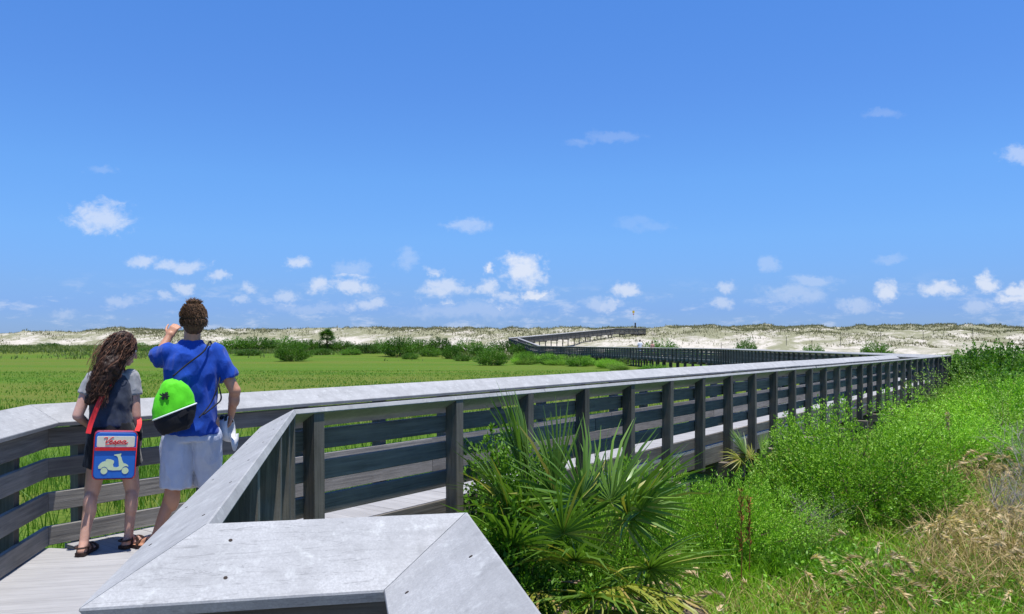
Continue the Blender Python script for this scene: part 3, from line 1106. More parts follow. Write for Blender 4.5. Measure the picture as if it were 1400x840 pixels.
def shrub(kind, x, y, rx, ry, h, label, name='shrub', group=None, z=None, rz=None):
    fol, stm = PROTO[kind]
    if z is None:
        z = float(gz_any(np.array(x), np.array(y))) - 0.04
    o = thing(name, (x, y, z), label, 'shrub', group, random.uniform(0, 6.28) if rz is None else rz)
    o.scale = (rx, ry, h)
    link('foliage', fol, o)
    link('stem', stm, o)
    return o


def at(u, Y):
    return (u - 700) / 1100 * Y


def top_to_h(v, Y, x):
    return 1.5 - (v - 470) / 1100 * Y - float(ground_z(np.array(x), np.array(Y)))


def shrub_px(kind, u, Y, vtop, rx, ry, label, group=None, **k):
    x = at(u, Y)
    h = max(0.3, top_to_h(vtop, Y, x)) / 1.04
    return shrub(kind, x, Y, rx, ry, h, label, group=group, **k)


shrub_px('bright_big', 1165, 10.5, 553, 1.32, 1.15, 'largest bright green feathery shrub in the middle of the right-hand thicket')
shrub_px('bright_b', 985, 8.7, 648, 0.64, 0.55, 'low bright shrub just right of the big palmetto')
shrub_px('olive', 1070, 8.9, 690, 0.50, 0.55, 'low feathery shrub below the left edge of the largest bright shrub')
shrub_px('olive', 1112, 12.3, 634, 0.7, 0.7, 'green shrub growing up against the boardwalk posts beside the crossbeam ends')
shrub_px('olive', 1190, 15.0, 600, 1.0, 0.9, 'rounded green shrub touching the boardwalk just behind the largest bright shrub')
shrub_px('bright_big', 1290, 14.6, 556, 1.25, 1.2, 'broad bright green shrub right of and behind the largest one')
shrub_px('olive', 1250, 18.6, 566, 1.2, 1.1, 'green shrub under the far third of the long railing')
shrub_px('olive', 1365, 16.0, 552, 1.15, 1.1, 'green shrub behind the tan grass near the right edge')
shrub_px('bright_b', 1395, 18.5, 512, 1.5, 1.3, 'tall green shrub cut by the right edge of the photo above the bare twigs')
shrub_px('olive', 1350, 22.0, 508, 1.2, 1.4, 'mid green shrub right of the end of the long railing')
shrub_px('bright_b', 1316, 23.0, 540, 0.8, 1.2, 'green shrub in the gap below the end post of the long railing')
shrub_px('dark_b', 1400, 26.0, 492, 2.0, 1.8, 'large darker shrub on the right edge below the dune line')
shrub_px('dark', 1360, 31.0, 476, 2.0, 1.8, 'dark green rounded shrub beyond the end of the railing at right')
shrub_px('dark_b', 1342, 37.0, 480, 0.9, 1.6, 'green shrub directly right of the railing end, rising just above its cap')
shrub_px('dark', 1415, 36.0, 470, 2.6, 2.0, 'tallest dark shrub at the right edge, its top level with the dune foot')
shrub_px('dark_b', 1340, 46.0, 474, 2.4, 2.0, 'green shrub behind the darker ones at the right, against the sand')
shrub('glossy', at(712, 7.1), 7.1, .95, .9, .97, rz=-.62, label='glossy dark green leafy shrub between the railing and the big palmetto')
shrub('glossy_low', at(688, 6.2), 6.2, 1, 1, 1, label='lower glossy leafy shrub at the corner of the foreground cap, left of the palmetto')
shrub_px('bright_c', 862, 7.9, 625, 0.5, 0.4, 'light green leafy shrub behind the palmetto against the railing')
shrub_px('bright_b', 940, 9.8, 672, 0.45, 0.4, 'small bright shrub beneath the first crossbeam end')

VLU = [900, 1000, 1145, 1240, 1300, 1318, 1345, 1400, 1600]; VLV = [690, 676, 608, 578, 566, 520, 486, 476, 470]   # rows below which the boardwalk shows
# thicket filling the ground right of the boardwalk, further off
r = random.Random(5)
cnt = 0
for k in range(240):
    Y = r.uniform(19, 62)
    u = r.uniform(1290, 1560)
    x = at(u, Y)
    if across(x, Y) > pN - 1.2: continue
    if x > 0.56 * Y + 10: continue
    if cnt >= 24: break
    cnt += 1
    s = r.uniform(0.9, 1.7)
    hmax = 1.5 - (float(np.interp(u, VLU, VLV)) - 470) / 1100 * Y - float(ground_z(np.array(x), np.array(Y)))
    if hmax < .35: continue
    shrub(r.choice(['bright_b', 'olive', 'dark_b']), x, Y, s, s, min(r.uniform(0.9, 1.7) + (0.35 if Y > 30 else 0), hmax / 1.12),
          'green leafy shrub in the dense thicket right of the boardwalk', group='shrubs in the thicket right of the boardwalk')
for k in range(60):
    Y = r.uniform(8.5, 19)
    u = r.uniform(1100, 1560)
    x = at(u, Y)
    if across(x, Y) > pN - 0.9 or (u > 1250 and Y < 12.5) : continue
    if cnt >= 29: break
    cnt += 1
    s = r.uniform(0.4, 0.75)
    hmax = 1.5 - (float(np.interp(u, VLU, VLV)) - 470) / 1100 * Y - float(ground_z(np.array(x), np.array(Y)))
    if hmax < .3: continue
    shrub(r.choice(['olive', 'bright_c', 'glossy_low']), x, Y, s, s, min(r.uniform(0.45, 0.8), hmax / 1.12),
          'green leafy shrub in the dense thicket right of the boardwalk', group='shrubs in the thicket right of the boardwalk')

# far shrubs, read off the picture: u, base row, width, height in picture pixels
FAR = [(400, 494, 46, 27, 'dark_b', 'rounded grey-green shrub standing alone on the marsh below the palm'),
       (545, 488, 54, 26, 'dark', 'dark shrub with a domed top in the middle of the far row'),
       (617, 491, 26, 18, 'dark', 'small very dark round shrub in front of the far row'),
       (672, 500, 46, 24, 'dark_b', 'shrub standing forward on the marsh, left of the distant boardwalk corner'),
       (604, 485, 40, 22, 'dark', 'domed dark shrub right of centre in the far row'),
       (640, 484, 50, 18, 'dark_b', 'wide shrub between the domed dark one and the boardwalk corner'),
       (692, 487, 54, 20, 'dark', 'dark shrub nearest the distant boardwalk corner'),
       (318, 479, 46, 16, 'dark_b', 'low shrub just right of the man in the far row'),
       (905, 475, 60, 8, 'dark_b', 'low green shrub behind the distant boardwalk, right of the distant walkers'),
       (1020, 477, 32, 12, 'dark_b', 'small rounded shrub alone on white sand above the distant railing'),
       (1197, 482, 38, 13, 'dark_b', 'shrub with thin upright stems at the dune foot above the long railing'),
       (1112, 480, 34, 7, 'dark_b', 'flat bush at the dune foot left of the thin-stemmed shrub')]
def y_for(u, vb, lo=70.0, hi=175.0):
    """distance at which the ground shows in picture row vb"""
    best = None
    for Y in np.arange(lo, hi, 0.5):
        x = at(u, Y)
        row = 470 + (1.5 - float(gz_any(np.array(x), np.array(Y)))) * 1100 / Y
        if best is None or abs(row - vb) < best[0]: best = (abs(row - vb), Y)
    return best[1]


for (u, vb, wp, hp, kind, lab) in FAR:
    Y = y_for(u, vb) if u < 880 else 150 + random.uniform(-3, 3)
    x = at(u, Y); m_ = Y / 1100
    zg = float(gz_any(np.array(x), np.array(Y)))
    zt = 1.5 - (vb - hp - 470) * m_
    shrub(kind, x, Y, wp / 2 * m_, wp / 2 * m_ * 0.8, max(.8, zt - zg + .1), lab, z=zg - .1)
FAR2 = [(352, 479, 54, 17), (385, 477, 52, 15), (424, 480, 52, 15), (466, 480, 44, 13), (500, 484, 42, 14), (522, 482, 34, 16), (575, 482, 44, 17), (656, 488, 34, 16),
        (712, 486, 34, 15), (588, 487, 30, 12), (480, 486, 30, 9), (440, 486, 28, 9), (340, 486, 40, 8), (300, 482, 30, 8), (232, 474, 40, 5), (176, 473, 46, 5),
        (70, 473, 32, 4), (205, 480, 26, 4), (560, 491, 26, 8), (632, 494, 22, 8)]
for (u, vb, wp, hp) in FAR2:
    Y = y_for(u, vb, 110, 168) + random.uniform(-2, 2)
    x = at(u, Y); m_ = Y / 1100
    zg = float(gz_any(np.array(x), np.array(Y)))
    zt = 1.5 - (vb - hp - 470) * m_
    shrub(random.choice(['dark', 'dark', 'dark_b']), x, Y, wp / 2 * m_ * 1.1, wp / 2 * m_ * 0.9, max(.7, zt - zg + .1), 'low green shrub in the row between marsh and dunes', group='shrubs in the row before the dunes', z=zg - .1)
# rank weeds in front of the distant leg
r = random.Random(9)
for k in range(34):
    f = r.random()
    u = 712 + 190 * f
    Y = r.uniform(100, 140) - 26 * f
    x = at(u, Y)
    shrub(r.choice(['bright_c', 'olive', 'dark_b']), x, Y, r.uniform(.9, 1.8), r.uniform(.9, 1.6), r.uniform(0.6, 1.25) * (1.4 - 0.8 * f), 'low green bush in the patch before the distant boardwalk leg', group='bushes before the distant boardwalk leg')
for (u, Y, wp, hp) in ((845, 166, 44, 11), (805, 168, 40, 8), (945, 152, 54, 9), (775, 172, 30, 5), (880, 166, 36, 7), (985, 150, 40, 5), (1055, 148, 40, 5), (1150, 145, 40, 5), (1240, 145, 40, 5), (1300, 140, 50, 7)):
    m_ = Y / 1100; x = at(u, Y)
    g = float(gz_any(np.array(x), np.array(Y)))
    shrub('dark_b', x, Y, wp / 2 * m_, wp / 2 * m_, max(0.7, hp * m_), 'low bush at the foot of the dunes beyond the distant boardwalk', group='bushes at the dune foot')


# ---- palmetto fans
def fan_mesh(seed, n=30, length=0.62, width=0.030, spread=2.35, droop=0.25, petiole=0.5, mat=M_PALM, fold=0.35, tintbase=0.3):
    """a fan in its own frame: petiole along +y from the origin, hub at y=petiole, blade in the xy plane with z as its face"""
    r = np.random.default_rng(seed)
    V = []; Fq = []; T = []
    def strip(cs, ws, side, tint):
        o = len(V)
        for c_, w_ in zip(cs, ws):
            V.append(c_ - side * w_ / 2); V.append(c_ + side * w_ / 2); T.extend([tint, tint])
        for k in range(len(cs) - 1):
            Fq.append((o + 2 * k, o + 2 * k + 1, o + 2 * k + 3, o + 2 * k + 2))
    for k in range(3):   # three faces of the petiole
        a = 2 * PI * k / 3
        sd_ = np.array([math.cos(a), 0, math.sin(a)])
        strip([np.array([0, -.02, 0]) + sd_ * .006, np.array([0, petiole * .6, .015]) + sd_ * .005, np.array([0, petiole, 0.0]) + sd_ * .004], [.016, .013, .012], np.cross(sd_, [0, 1, 0]), min(1, tintbase + .25))
    hub = np.array([0, petiole, 0])
    for i in range(n):
        f = (i + 0.5) / n * 2 - 1
        ang = f * spread + r.normal() * 0.03
        L = length * (1 - 0.28 * abs(f) ** 1.5) * (0.9 + 0.2 * r.random())
        d = np.array([math.sin(ang), math.cos(ang), fold * (0.35 - abs(f) * 0.55)])
        d /= np.linalg.norm(d)
        side = np.cross(d, np.array([0, 0, 1.0])); side /= np.linalg.norm(side)
        tw = (0.5 if i % 2 else -0.5) + r.normal() * 0.15
        nz = np.cross(side, d)
        side2 = side * math.cos(tw) + nz * math.sin(tw)
        dr = droop * (0.6 + 0.8 * r.random())
        cs = []
        for q in (0.0, 0.33, 0.7, 1.0):
            cs.append(hub + d * L * q + np.array([0, 0, -1]) * dr * L * q ** 2.4)
        tt = np.clip(tintbase + 0.35 * r.random(), 0, 0.86)
        if r.random() < 0.07: tt = 1.0
        strip(cs, [width * .55, width, width * .75, 0.002], side2, tt)
    return mesh_np('frond', np.array(V), np.array(Fq), mat, np.array(T))


def frond(parent, base, direction, roll, me, s=1.0, label=None):
    d = Vector(direction).normalized()
    zf = Vector((0, 0, 1)) - d * d.z
    if zf.length < 0.15: zf = Vector((0, -1, 0.0)) - d * d.y * -1
    zf.normalize()
    xf = d.cross(zf)
    R = Matrix.Rotation(roll, 4, d)
    M = Matrix(((xf.x, d.x, zf.x, base[0]), (xf.y, d.y, zf.y, base[1]), (xf.z, d.z, zf.z, base[2]), (0, 0, 0, 1)))
    M = Matrix.Translation(Vector(base)) @ R @ Matrix.Translation(-Vector(base)) @ M @ Matrix.Scale(s, 4)
    o = link('frond', me, parent, M)
    if label: o['label'] = label
    return o


fans = [fan_mesh(50, 36, .72, .029), fan_mesh(51, 32, .66, .028, 2.0, .35), fan_mesh(52, 40, .78, .030, 2.3, .2, .5)]
fans_y = [fan_mesh(53, 26, .50, .026, 2.2, .55, .45, M_PALMY), fan_mesh(54, 24, .46, .024, 2.0, .5, .5, M_PALMY)]
fans_d = [fan_mesh(55, 26, .50, .024, 1.8, 1.1, .40, M_DRYPALM, .6), fan_mesh(56, 22, .46, .022, 1.6, 1.3, .35, M_DRYPALM, .7)]
fans_n = [fan_mesh(57, 20, .72, .024, .36, .1, .55, M_PALM, .1), fan_mesh(58, 16, .7, .022, .5, .12, .5, M_PALM, .1)]

px, py = at(808, 6.45), 6.45
pz = float(ground_z(np.array(px), np.array(py)))
palm = thing('palmetto', (px, py, pz), 'big saw palmetto with spiky green fans and dead brown fronds in front of the railing', 'palmetto')
r = random.Random(4)
# fans placed after the photograph: offset of the petiole base, direction, roll, kind, scale
SPEC = [((-.45, .10, .75), (-.10, .10, 1.0), 1.2, fans_n[0], 1.0), ((-.33, .12, .75), (.10, -.05, 1.0), .4, fans_n[1], .95),
        ((-.30, .05, .62), (-.55, -.10, .75), .5, fans[1], .95), ((-.30, .0, .55), (-.85, -.2, .42), -.2, fans[0], .9),
        ((.05, .05, .60), (.25, .1, .95), .3, fans[0], 1.0), ((.06, -.05, .58), (.45, -.15, .8), -.35, fans[2], .95),
        ((.08, -.10, .45), (.70, -.45, .40), -.4, fans[2], .88), ((-.05, -.15, .50), (-.25, -.75, .55), 0, fans[1], .9),
        ((.0, -.15, .42), (.25, -.85, .32), .1, fans_y[0], 1.0), ((-.15, -.15, .42), (-.55, -.75, .22), .1, fans_y[1], 1.0),
        ((.05, -.12, .36), (-.05, -.95, .10), 0, fans_y[0], .95), ((.16, -.1, .42), (.55, -.75, .12), .1, fans_y[1], 1.0),
        ((-.12, .1, .65), (-.30, .2, .95), .2, fans[0], .95), ((.05, .15, .6), (.45, .45, .75), .2, fans[1], .95),
        ((-.25, -.08, .4), (-.85, -.45, .15), .2, fans[1], .85), ((.15, -.0, .62), (.45, -.25, .85), -.2, fans[1], 1.0),
        ((-.2, -.1, .55), (-.1, -.5, .85), .3, fans[0], .85), ((.14, .02, .4), (.80, .15, .45), -.3, fans[0], .75),
        ((-.1, 0, .7), (.05, .0, 1.0), .9, fans[2], .85),
        ((-.42, -.12, .5), (-.45, -.55, .7), .25, fans[0], .95), ((-.5, -.05, .6), (-.35, -.2, .95), -.2, fans[2], .9), ((-.35, -.2, .38), (-.6, -.8, .12), .1, fans[1], .9),
        ((-.55, .0, .42), (-.95, -.1, .35), .2, fans[1], .8), ((-.1, -.25, .38), (.1, -.95, .35), -.1, fans[0], .85), ((-.48, .1, .85), (-.18, .05, 1.0), .7, fans_n[1], 1.0)]
for (b0, d0, ro, me, s) in SPEC:
    frond(palm, b0, d0, ro, me, s)
for k in range(11):
    a = r.uniform(-2.2, -0.5) if k < 8 else r.uniform(-PI, PI)
    frond(palm, (0.3 * math.cos(a) + .16, 0.34 * math.sin(a), .40), (math.cos(a) * .9, math.sin(a) * .9, r.uniform(-.55, .0)), r.uniform(-.3, .3), fans_d[k % 2], r.uniform(.8, 1.05), 'dry brown hanging frond')
for (b0, d0, me, s) in (((.28, -.22, .42), (.45, -.65, -.25), fans_d[0], 1.0), ((.12, -.30, .40), (.15, -.85, -.25), fans_d[1], 1.05), ((.42, -.12, .45), (.75, -.45, -.2), fans_d[1], 1.0), ((-.25, -.3, .38), (-.35, -.8, -.3), fans_d[0], .95)):
    frond(palm, b0, d0, .1, me, s, 'dry brown hanging frond')
mb = MB()
for (x0, y0) in ((-.25, .02), (.02, 0), (.15, -.03)):
    mb.tube([(x0 * .6, y0, -.15), (x0 * .7, y0, .06), (x0 * .8, y0, .2)], [.07, .06, .05], 8)
mb.obj('trunk', M_TWIG, palm)

# little yellowing palmetto beside the first crossbeam end
x0, y0 = at(1035, 11.6), 11.6
p2 = thing('palmetto', (x0, y0, float(ground_z(np.array(x0), np.array(y0)))), 'small yellow-green palmetto beside the first crossbeam end under the railing', 'palmetto')
for k in range(8):
    a = r.uniform(0, 6.28)
    frond(p2, (0.05 * math.cos(a), 0.05 * math.sin(a), .5), (math.cos(a) * .55, math.sin(a) * .55, r.uniform(.5, 1)), r.uniform(-.4, .4), fans_y[k % 2] if k % 3 else fans_n[k % 2], .62)

# the single palm on the dune foot
Y = 150.0
x0 = at(447, Y)
z0 = float(gz_any(np.array(x0), np.array(Y)))
pt = thing('palm_tree', (x0, Y, z0), 'single small palm with a round crown against the white dunes', 'palm tree')
mb = MB(); mb.tube([(0, 0, -.2), (.05, 0, 1.2), (0, 0, 2.4)], [.2, .17, .15], 8); mb.obj('trunk', M_TWIG, pt)
ztop = 1.5 - (449 - 470) / 1100 * Y - z0
fdark = [fan_mesh(60, 20, 0.9, .07, 2.3, .3, .8, M_DARKLEAF), fan_mesh(61, 20, 0.9, .07, 2.3, .6, .8, M_DARKLEAF)]
for k in range(34):
    a = r.uniform(0, 6.28); e = r.uniform(-.5, 1.4)
    frond(pt, (0, 0, ztop - 1.6), (math.cos(a) * math.cos(e), math.sin(a) * math.cos(e), math.sin(e)), r.uniform(-.4, .4), fdark[k % 2], r.uniform(1.0, 1.25))


# ---- dry plumed grass clumps
def plume_meshes(seed, n=5, h=0.72, spread=0.34):
    r = np.random.default_rng(seed)
    mb = MB(); plumes = []
    az0 = r.random() * 6.28
    for k in range(n):
        a = az0 + r.normal() * 0.8
        hh = h * (0.6 + 0.6 * r.random())
        out = spread * (0.4 + 0.9 * r.random())
        b0 = np.array([r.normal() * .08, r.normal() * .08, -.02])
        pts = [b0 + np.array([math.cos(a) * out * q ** 2, math.sin(a) * out * q ** 2, hh * (q - 0.28 * q ** 3)]) for q in np.linspace(0, 1, 6)]
        mb.tube(pts, [.0028, .0026, .0022, .002, .0016, .001], 3, cap=False)
        e = pts[-1]; d = norm((pts[-1] - pts[-2])[None])[0]
        m = 46
        s = r.random(m)
        dd = d[None] + np.array([math.cos(a), math.sin(a), -1.2]) * (s ** 1.5)[:, None] * 0.8
        P = e - d * 0.10 + (s * 0.22)[:, None] * norm(d[None] * (1 - s[:, None] * .5) + np.array([math.cos(a) * .5, math.sin(a) * .5, -.55]) * s[:, None])
        D = norm(dd + r.normal(size=(m, 3)) * 0.22)
        v, qd = leaves_np(P, D, r.normal(size=(m, 3)), 0.055 + 0.045 * r.random(m), 0.007 + .006 * r.random(m))
        plumes.append(mesh_np('plume', v, qd, M_PLUME, np.repeat(np.clip(r.random(m) * .7 + .3 * r.random(), 0, 1), 4)))
    return mb.mesh('stem', M_THATCH), plumes


PLM = [plume_meshes(70 + k) for k in range(5)]


def plume_clump(x, y, s, label, group=None, rz=None):
    z = float(ground_z(np.array(x), np.array(y)))
    o = thing('dry_grass_clump', (x, y, z), label, 'dry grass', group, random.uniform(0, 6.28) if rz is None else rz)
    o.scale = (s, s, s)
    a, b_ = PLM[random.randrange(5)]
    link('stem', a, o)
    for q in b_: link('plume', q, o)
    return o


plume_clump(at(985, 6.6), 6.9, 1.0, 'pale dry plumes drooping just right of the palmetto at the bottom edge')
plume_clump(at(1010, 6.5), 6.5, .9, 'short clump of dry plumes at the bottom edge, right of the paler drooping one')
plume_clump(at(955, 6.2), 6.2, .9, 'dry plume tuft poking out from under the right side of the big palmetto')
plume_clump(at(1190, 7.3), 7.3, 1.05, 'fan of beige plumed grass in front of the largest bright shrub')
plume_clump(at(1310, 8.6), 8.6, 1.1, 'tall tan plume tuft leaning right beside the largest bright shrub')
r = random.Random(12)
for k in range(36):
    Y = r.uniform(6.6, 12.5)
    u = r.uniform(1090, 1480)
    if u < 1270 and Y > 7.9: continue
    plume_clump(at(u, Y), Y, r.uniform(.7, 1.15), 'beige plumed dry grass tuft in the grassy patch at lower right', 'dry grass tufts at lower right')
for k in range(14):
    Y = r.uniform(11.5, 16)
    u = r.uniform(1290, 1440)
    plume_clump(at(u, Y), Y, r.uniform(.9, 1.3), 'tan dry grass tuft among the shrubs near the right edge', 'tan tufts among the right-hand shrubs')

# rusty weed stalks
for (u, Y, h_, lab) in ((1013, 7.6, 1.0, 'rusty brown upright weed stalk right of the palmetto'), (1024, 7.9, .85, 'second rusty weed stalk, thinner, beside the taller one')):
    x0 = at(u, Y); z0 = float(ground_z(np.array(x0), np.array(Y)))
    o = thing('weed_stalk', (x0, Y, z0), lab, 'weed')
    mb = MB(); mb.tube([(0, 0, -.02), (.01, 0, h_ * .5), (.0, .01, h_)], [.005, .004, .002], 5); mb.obj('stem', M_REDWEED, o)
    rr = np.random.default_rng(int(u)); m = 260
    m = 130; s = rr.random(m)
    P = np.stack([rr.normal(size=m) * .008, rr.normal(size=m) * .008, h_ * (.45 + .57 * s)], 1)
    v, q = leaves_np(P, rr.normal(size=(m, 3)) * .5 + np.array([0, 0, 1]), rr.normal(size=(m, 3)), .03 + .05 * rr.random(m), .006 + .006 * rr.random(m))
    link('seed_head', mesh_np('seed_head', v, q, M_REDWEED), o)
x0 = at(1298, 13.0); z0 = float(ground_z(np.array(x0), np.array(13.0)))
o = thing('weed_stalk', (x0, 13.0, z0), 'single pale feathery seed stalk standing above the green shrubs', 'weed')
zt = 1.5 - (566 - 470) / 1100 * 13 - z0
mb = MB(); mb.tube([(0, 0, 0), (.02, 0, zt * .6), (-.03, 0, zt)], [.006, .005, .003], 5); mb.obj('stem', M_THATCH, o)
rr = np.random.default_rng(77); m = 200
P = np.stack([-.03 + rr.normal(size=m) * .012, rr.normal(size=m) * .012, zt - .28 * rr.random(m)], 1)
v, q = leaves_np(P, rr.normal(size=(m, 3)) * .4 + np.array([0, 0, 1]), rr.normal(size=(m, 3)), .04 + .04 * rr.random(m), .008 + .006 * rr.random(m))
link('seed_head', mesh_np('seed_head', v, q, M_PLUME, rr.random(m).repeat(4)), o)


# bare grey twig bushes
def twig_bush(x, y, h, seed, label):
    rr = random.Random(seed)
    z = float(ground_z(np.array(x), np.array(y)))
    o = thing('bare_bush', (x, y, z), label, 'bare bush')
    mb = MB()
    def grow(p, d, L, rad, lev):
        pts = [p]; q = p.copy(); dd = d.copy()
        for k in range(4):
            dd = (dd + Vector((rr.gauss(0, .16), rr.gauss(0, .16), rr.gauss(0.03, .1)))).normalized()
            q = q + dd * L / 4; pts.append(q.copy())
        mb.tube(pts, [rad, rad * .85, rad * .7, rad * .55, rad * .35], 4, cap=False)
        if lev < 3:
            for k in range(rr.randint(3, 5)):
                i = rr.randint(1, 4)
                nd = (dd + Vector((rr.gauss(0, .6), rr.gauss(0, .6), rr.gauss(.1, .4)))).normalized()
                grow(pts[i].copy(), nd, L * rr.uniform(.45, .75), rad * .55, lev + 1)
    for k in range(9):
        a = rr.uniform(0, 6.28)
        grow(Vector((0, 0, -.02)), Vector((math.cos(a) * .6, math.sin(a) * .6, 1)).normalized(), h * rr.uniform(.4, .6), .009, 0)
    mb.obj('twigs', M_GREYTWIG, o)


twig_bush(at(1392, 9.6), 9.6, 1.15, 3, 'bare grey twiggy bush at the right edge in front of green shrubs')
twig_bush(at(1120, 9.5), 9.5, .7, 4, 'tangle of bare grey twigs at the shaded foot of the largest bright shrub')
twig_bush(at(1420, 12.5), 12.5, 1.5, 6, 'second bare grey bush, further back at the right edge')

# ---- undergrowth right of the boardwalk
r = np.random.default_rng(90)
def right_field(n, y0, y1, u0, u1, power=1.0):
    y = y0 + (y1 - y0) * r.random(n) ** power
    x = (u0 + (u1 - u0) * r.random(n) - 700) / 1100 * y
    k = (~on_walk(x, y, -0.2)) & (across(x, y) < pF)
    return x[k], y[k]
x, y = right_field(110000, 5.0, 13, 640, 1520, 1.25)
pt_ = fbm(x * 0.7, y * 0.7, 3)
k = r.random(len(x)) < np.clip((pt_ - 0.2) * 2.5, .15, 1); x, y, pt_ = x[k], y[k], pt_[k]
v, fl, m = blades_np(np.stack([x, y, ground_z(x, y) - .02], 1), (.07 + .30 * r.random(len(x))) * (0.5 + pt_), .006 + .008 * r.random(len(x)), .2 + .8 * r.random(len(x)), r, segs=3)
t_ = np.clip(0.55 * r.random(len(x)) + 1.3 * (fbm(x * 1.1 + 3, y * 1.1, 2) - .3), 0, 1)
tag(stuff('undergrowth_grass', v, fl, M_GRASS, np.repeat(t_, m)), 'green grass in the clearing at lower right', 'grass', kind='stuff')
x, y = right_field(40000, 5.0, 17, 640, 1520, 1.2)
pt_ = fbm(x * 1.1 + 30, y * 1.1, 3) + np.clip((x / y * 1100 + 700 - 1180) / 220, -.12, .10); k = r.random(len(x)) < np.clip((pt_ - .52) * 7.0, .04, .9); x, y = x[k], y[k]
v, fl, m = blades_np(np.stack([x, y, ground_z(x, y) - .02], 1), (.12 + .62 * r.random(len(x))) * np.clip((x / y * 1100 + 700 - 900) / 300, .5, 1.15), .005 + .006 * r.random(len(x)), .4 + 1.0 * r.random(len(x)), r, segs=3)
tag(stuff('dead_grass', v, fl, M_THATCH, np.repeat(r.random(len(x)), m)), 'tan dead grass between the shrubs and along the bottom right', 'grass', kind='stuff')
x, y = right_field(45000, 5.0, 13, 640, 1560, 1.2)
pt_ = fbm(x * 0.9 + 60, y * 0.9, 3); k = r.random(len(x)) < np.clip((pt_ - .40) * 4, .05, 1); x, y = x[k], y[k]
hh = .04 + .30 * r.random(len(x))
P = np.stack([x, y, ground_z(x, y) + hh], 1)
v, q = leaves_np(P, r.normal(size=P.shape) + np.array([0, 0, .5]), r.normal(size=P.shape) + np.array([0, 0, 1.5]), .035 + .035 * r.random(len(x)), .016 + .014 * r.random(len(x)), .1)
t_ = np.clip(.8 * r.random(len(x)), 0, .9); t_[r.random(len(x)) < .05] = 1
tag(stuff('undergrowth_weeds', v, q, M_MIDLEAF, np.repeat(t_, 4)), 'low leafy weeds covering the ground at right', 'weeds', kind='stuff')
# grass further back under the thicket and beyond
x, y = right_field(30000, 24, 120, 1180, 1640, 1.6)
v, fl, m = blades_np(np.stack([x, y, ground_z(x, y) - .02], 1), .3 + .6 * r.random(len(x)), .02 + .03 * r.random(len(x)), .2 + .6 * r.random(len(x)), r, segs=2)
tag(stuff('thicket_grass', v, fl, M_GRASS, np.repeat(r.random(len(x)), m)), 'grass under and beyond the thicket at right', 'grass', kind='stuff')

# ---- small things on the dunes
M_WHITE = plain_mat('white paint', (0.75, 0.75, 0.73), 0.5)
M_YELLOW = plain_mat('yellow paint', (0.75, 0.5, 0.06), 0.5)
M_REDP = plain_mat('red paint', (0.6, 0.08, 0.04), 0.5)
M_DARKPOST = plain_mat('dark post', (0.06, 0.055, 0.05), 0.9)
Y = 192.0
x0 = at(866, Y); z0 = 1.5 + (470 - 449) / 1100 * Y
sp = thing('sign_post', (x0, Y, z0), 'thin white pole with a small yellow and red sign above the dune crest', 'sign')
mb = MB(); mb.tube([(0, 0, -2), (0, 0, 4.4)], .035, 6); mb.obj('pole', M_WHITE, sp)
mb = MB(); mb.box((0, -.06, 3.9), (.5, .04, .6)); mb.obj('sign_panel', M_YELLOW, sp)
mb = MB(); mb.box((0, -.06, 3.35), (.3, .04, .25)); mb.obj('sign_plate', M_REDP, sp)
bo = thing('wooden_post', (at(868, Y), Y - .6, z0), 'short dark post at the foot of the white sign pole', 'post')
mb = MB(); mb.tube([(0, 0, -1.5), (0, 0, .9), (0, 0, 1.0)], [.17, .17, .12], 8); mb.obj('shaft', M_DARKPOST, bo)
mb = MB(); mb.tube([(0, 0, 1.0), (0, 0, 1.25), (0, 0, 1.32)], [.2, .18, .06], 8); mb.obj('post_cap', M_DARKPOST, bo)
for k, u in enumerate((931, 986, 1075, 1110, 1149, 1204, 1262, 1330)):
    Y = 168 + 2 * (k % 3)
    x0 = at(u, Y); z0 = float(gz_any(np.array(x0), np.array(Y)))
    o = link('fence_post', None); o.location = (x0, Y, z0)
    tag(o, 'thin grey stake standing in the sand of the right-hand dune', 'stake', 'stakes on the right-hand dune')
    mb = MB(); mb.tube([(0, 0, -.3), (0.02, 0, 1.9)], .055, 5); mb.obj('stake', M_DARKPOST, o)

# ------------------------------------------------------------------ people and what they carry
def capsule(p0, r0, p1, r1, n=14, flat0=False, flat1=False, sq=(1, 1), rings=5):
    """closed tapered tube with rounded (or flat) ends; sq squashes the section along (a, b)"""
    p0, p1 = Vector(p0), Vector(p1)
    d = (p1 - p0)
    d = d.normalized() if d.length > 1e-6 else Vector((0, 0, 1))
    a = Vector((1, 0, 0)) - d * d.x
    if a.length < .2: a = Vector((0, 1, 0)) - d * d.y
    a.normalize(); b = d.cross(a)
    cs = []
    if not flat0:
        for k in range(1, rings): t = k / rings * PI / 2; cs.append((p0 - d * r0 * math.cos(t), r0 * math.sin(t)))
    cs += [(p0, r0), (p1, r1)]
    if not flat1:
        for k in range(rings - 1, 0, -1): t = k / rings * PI / 2; cs.append((p1 + d * r1 * math.cos(t), r1 * math.sin(t)))
    vs, fs = [], []
    for c, q in cs:
        for k in range(n):
            t = 2 * PI * k / n
            vs.append(c + a * math.cos(t) * q * sq[0] + b * math.sin(t) * q * sq[1])
    m = len(cs)
    for i in range(m - 1):
        for k in range(n):
            k2 = (k + 1) % n
            fs.append((i * n + k, i * n + k2, (i + 1) * n + k2, (i + 1) * n + k))
    fs.append(tuple(range(n - 1, -1, -1))); fs.append(tuple((m - 1) * n + k for k in range(n)))
    return vs, fs


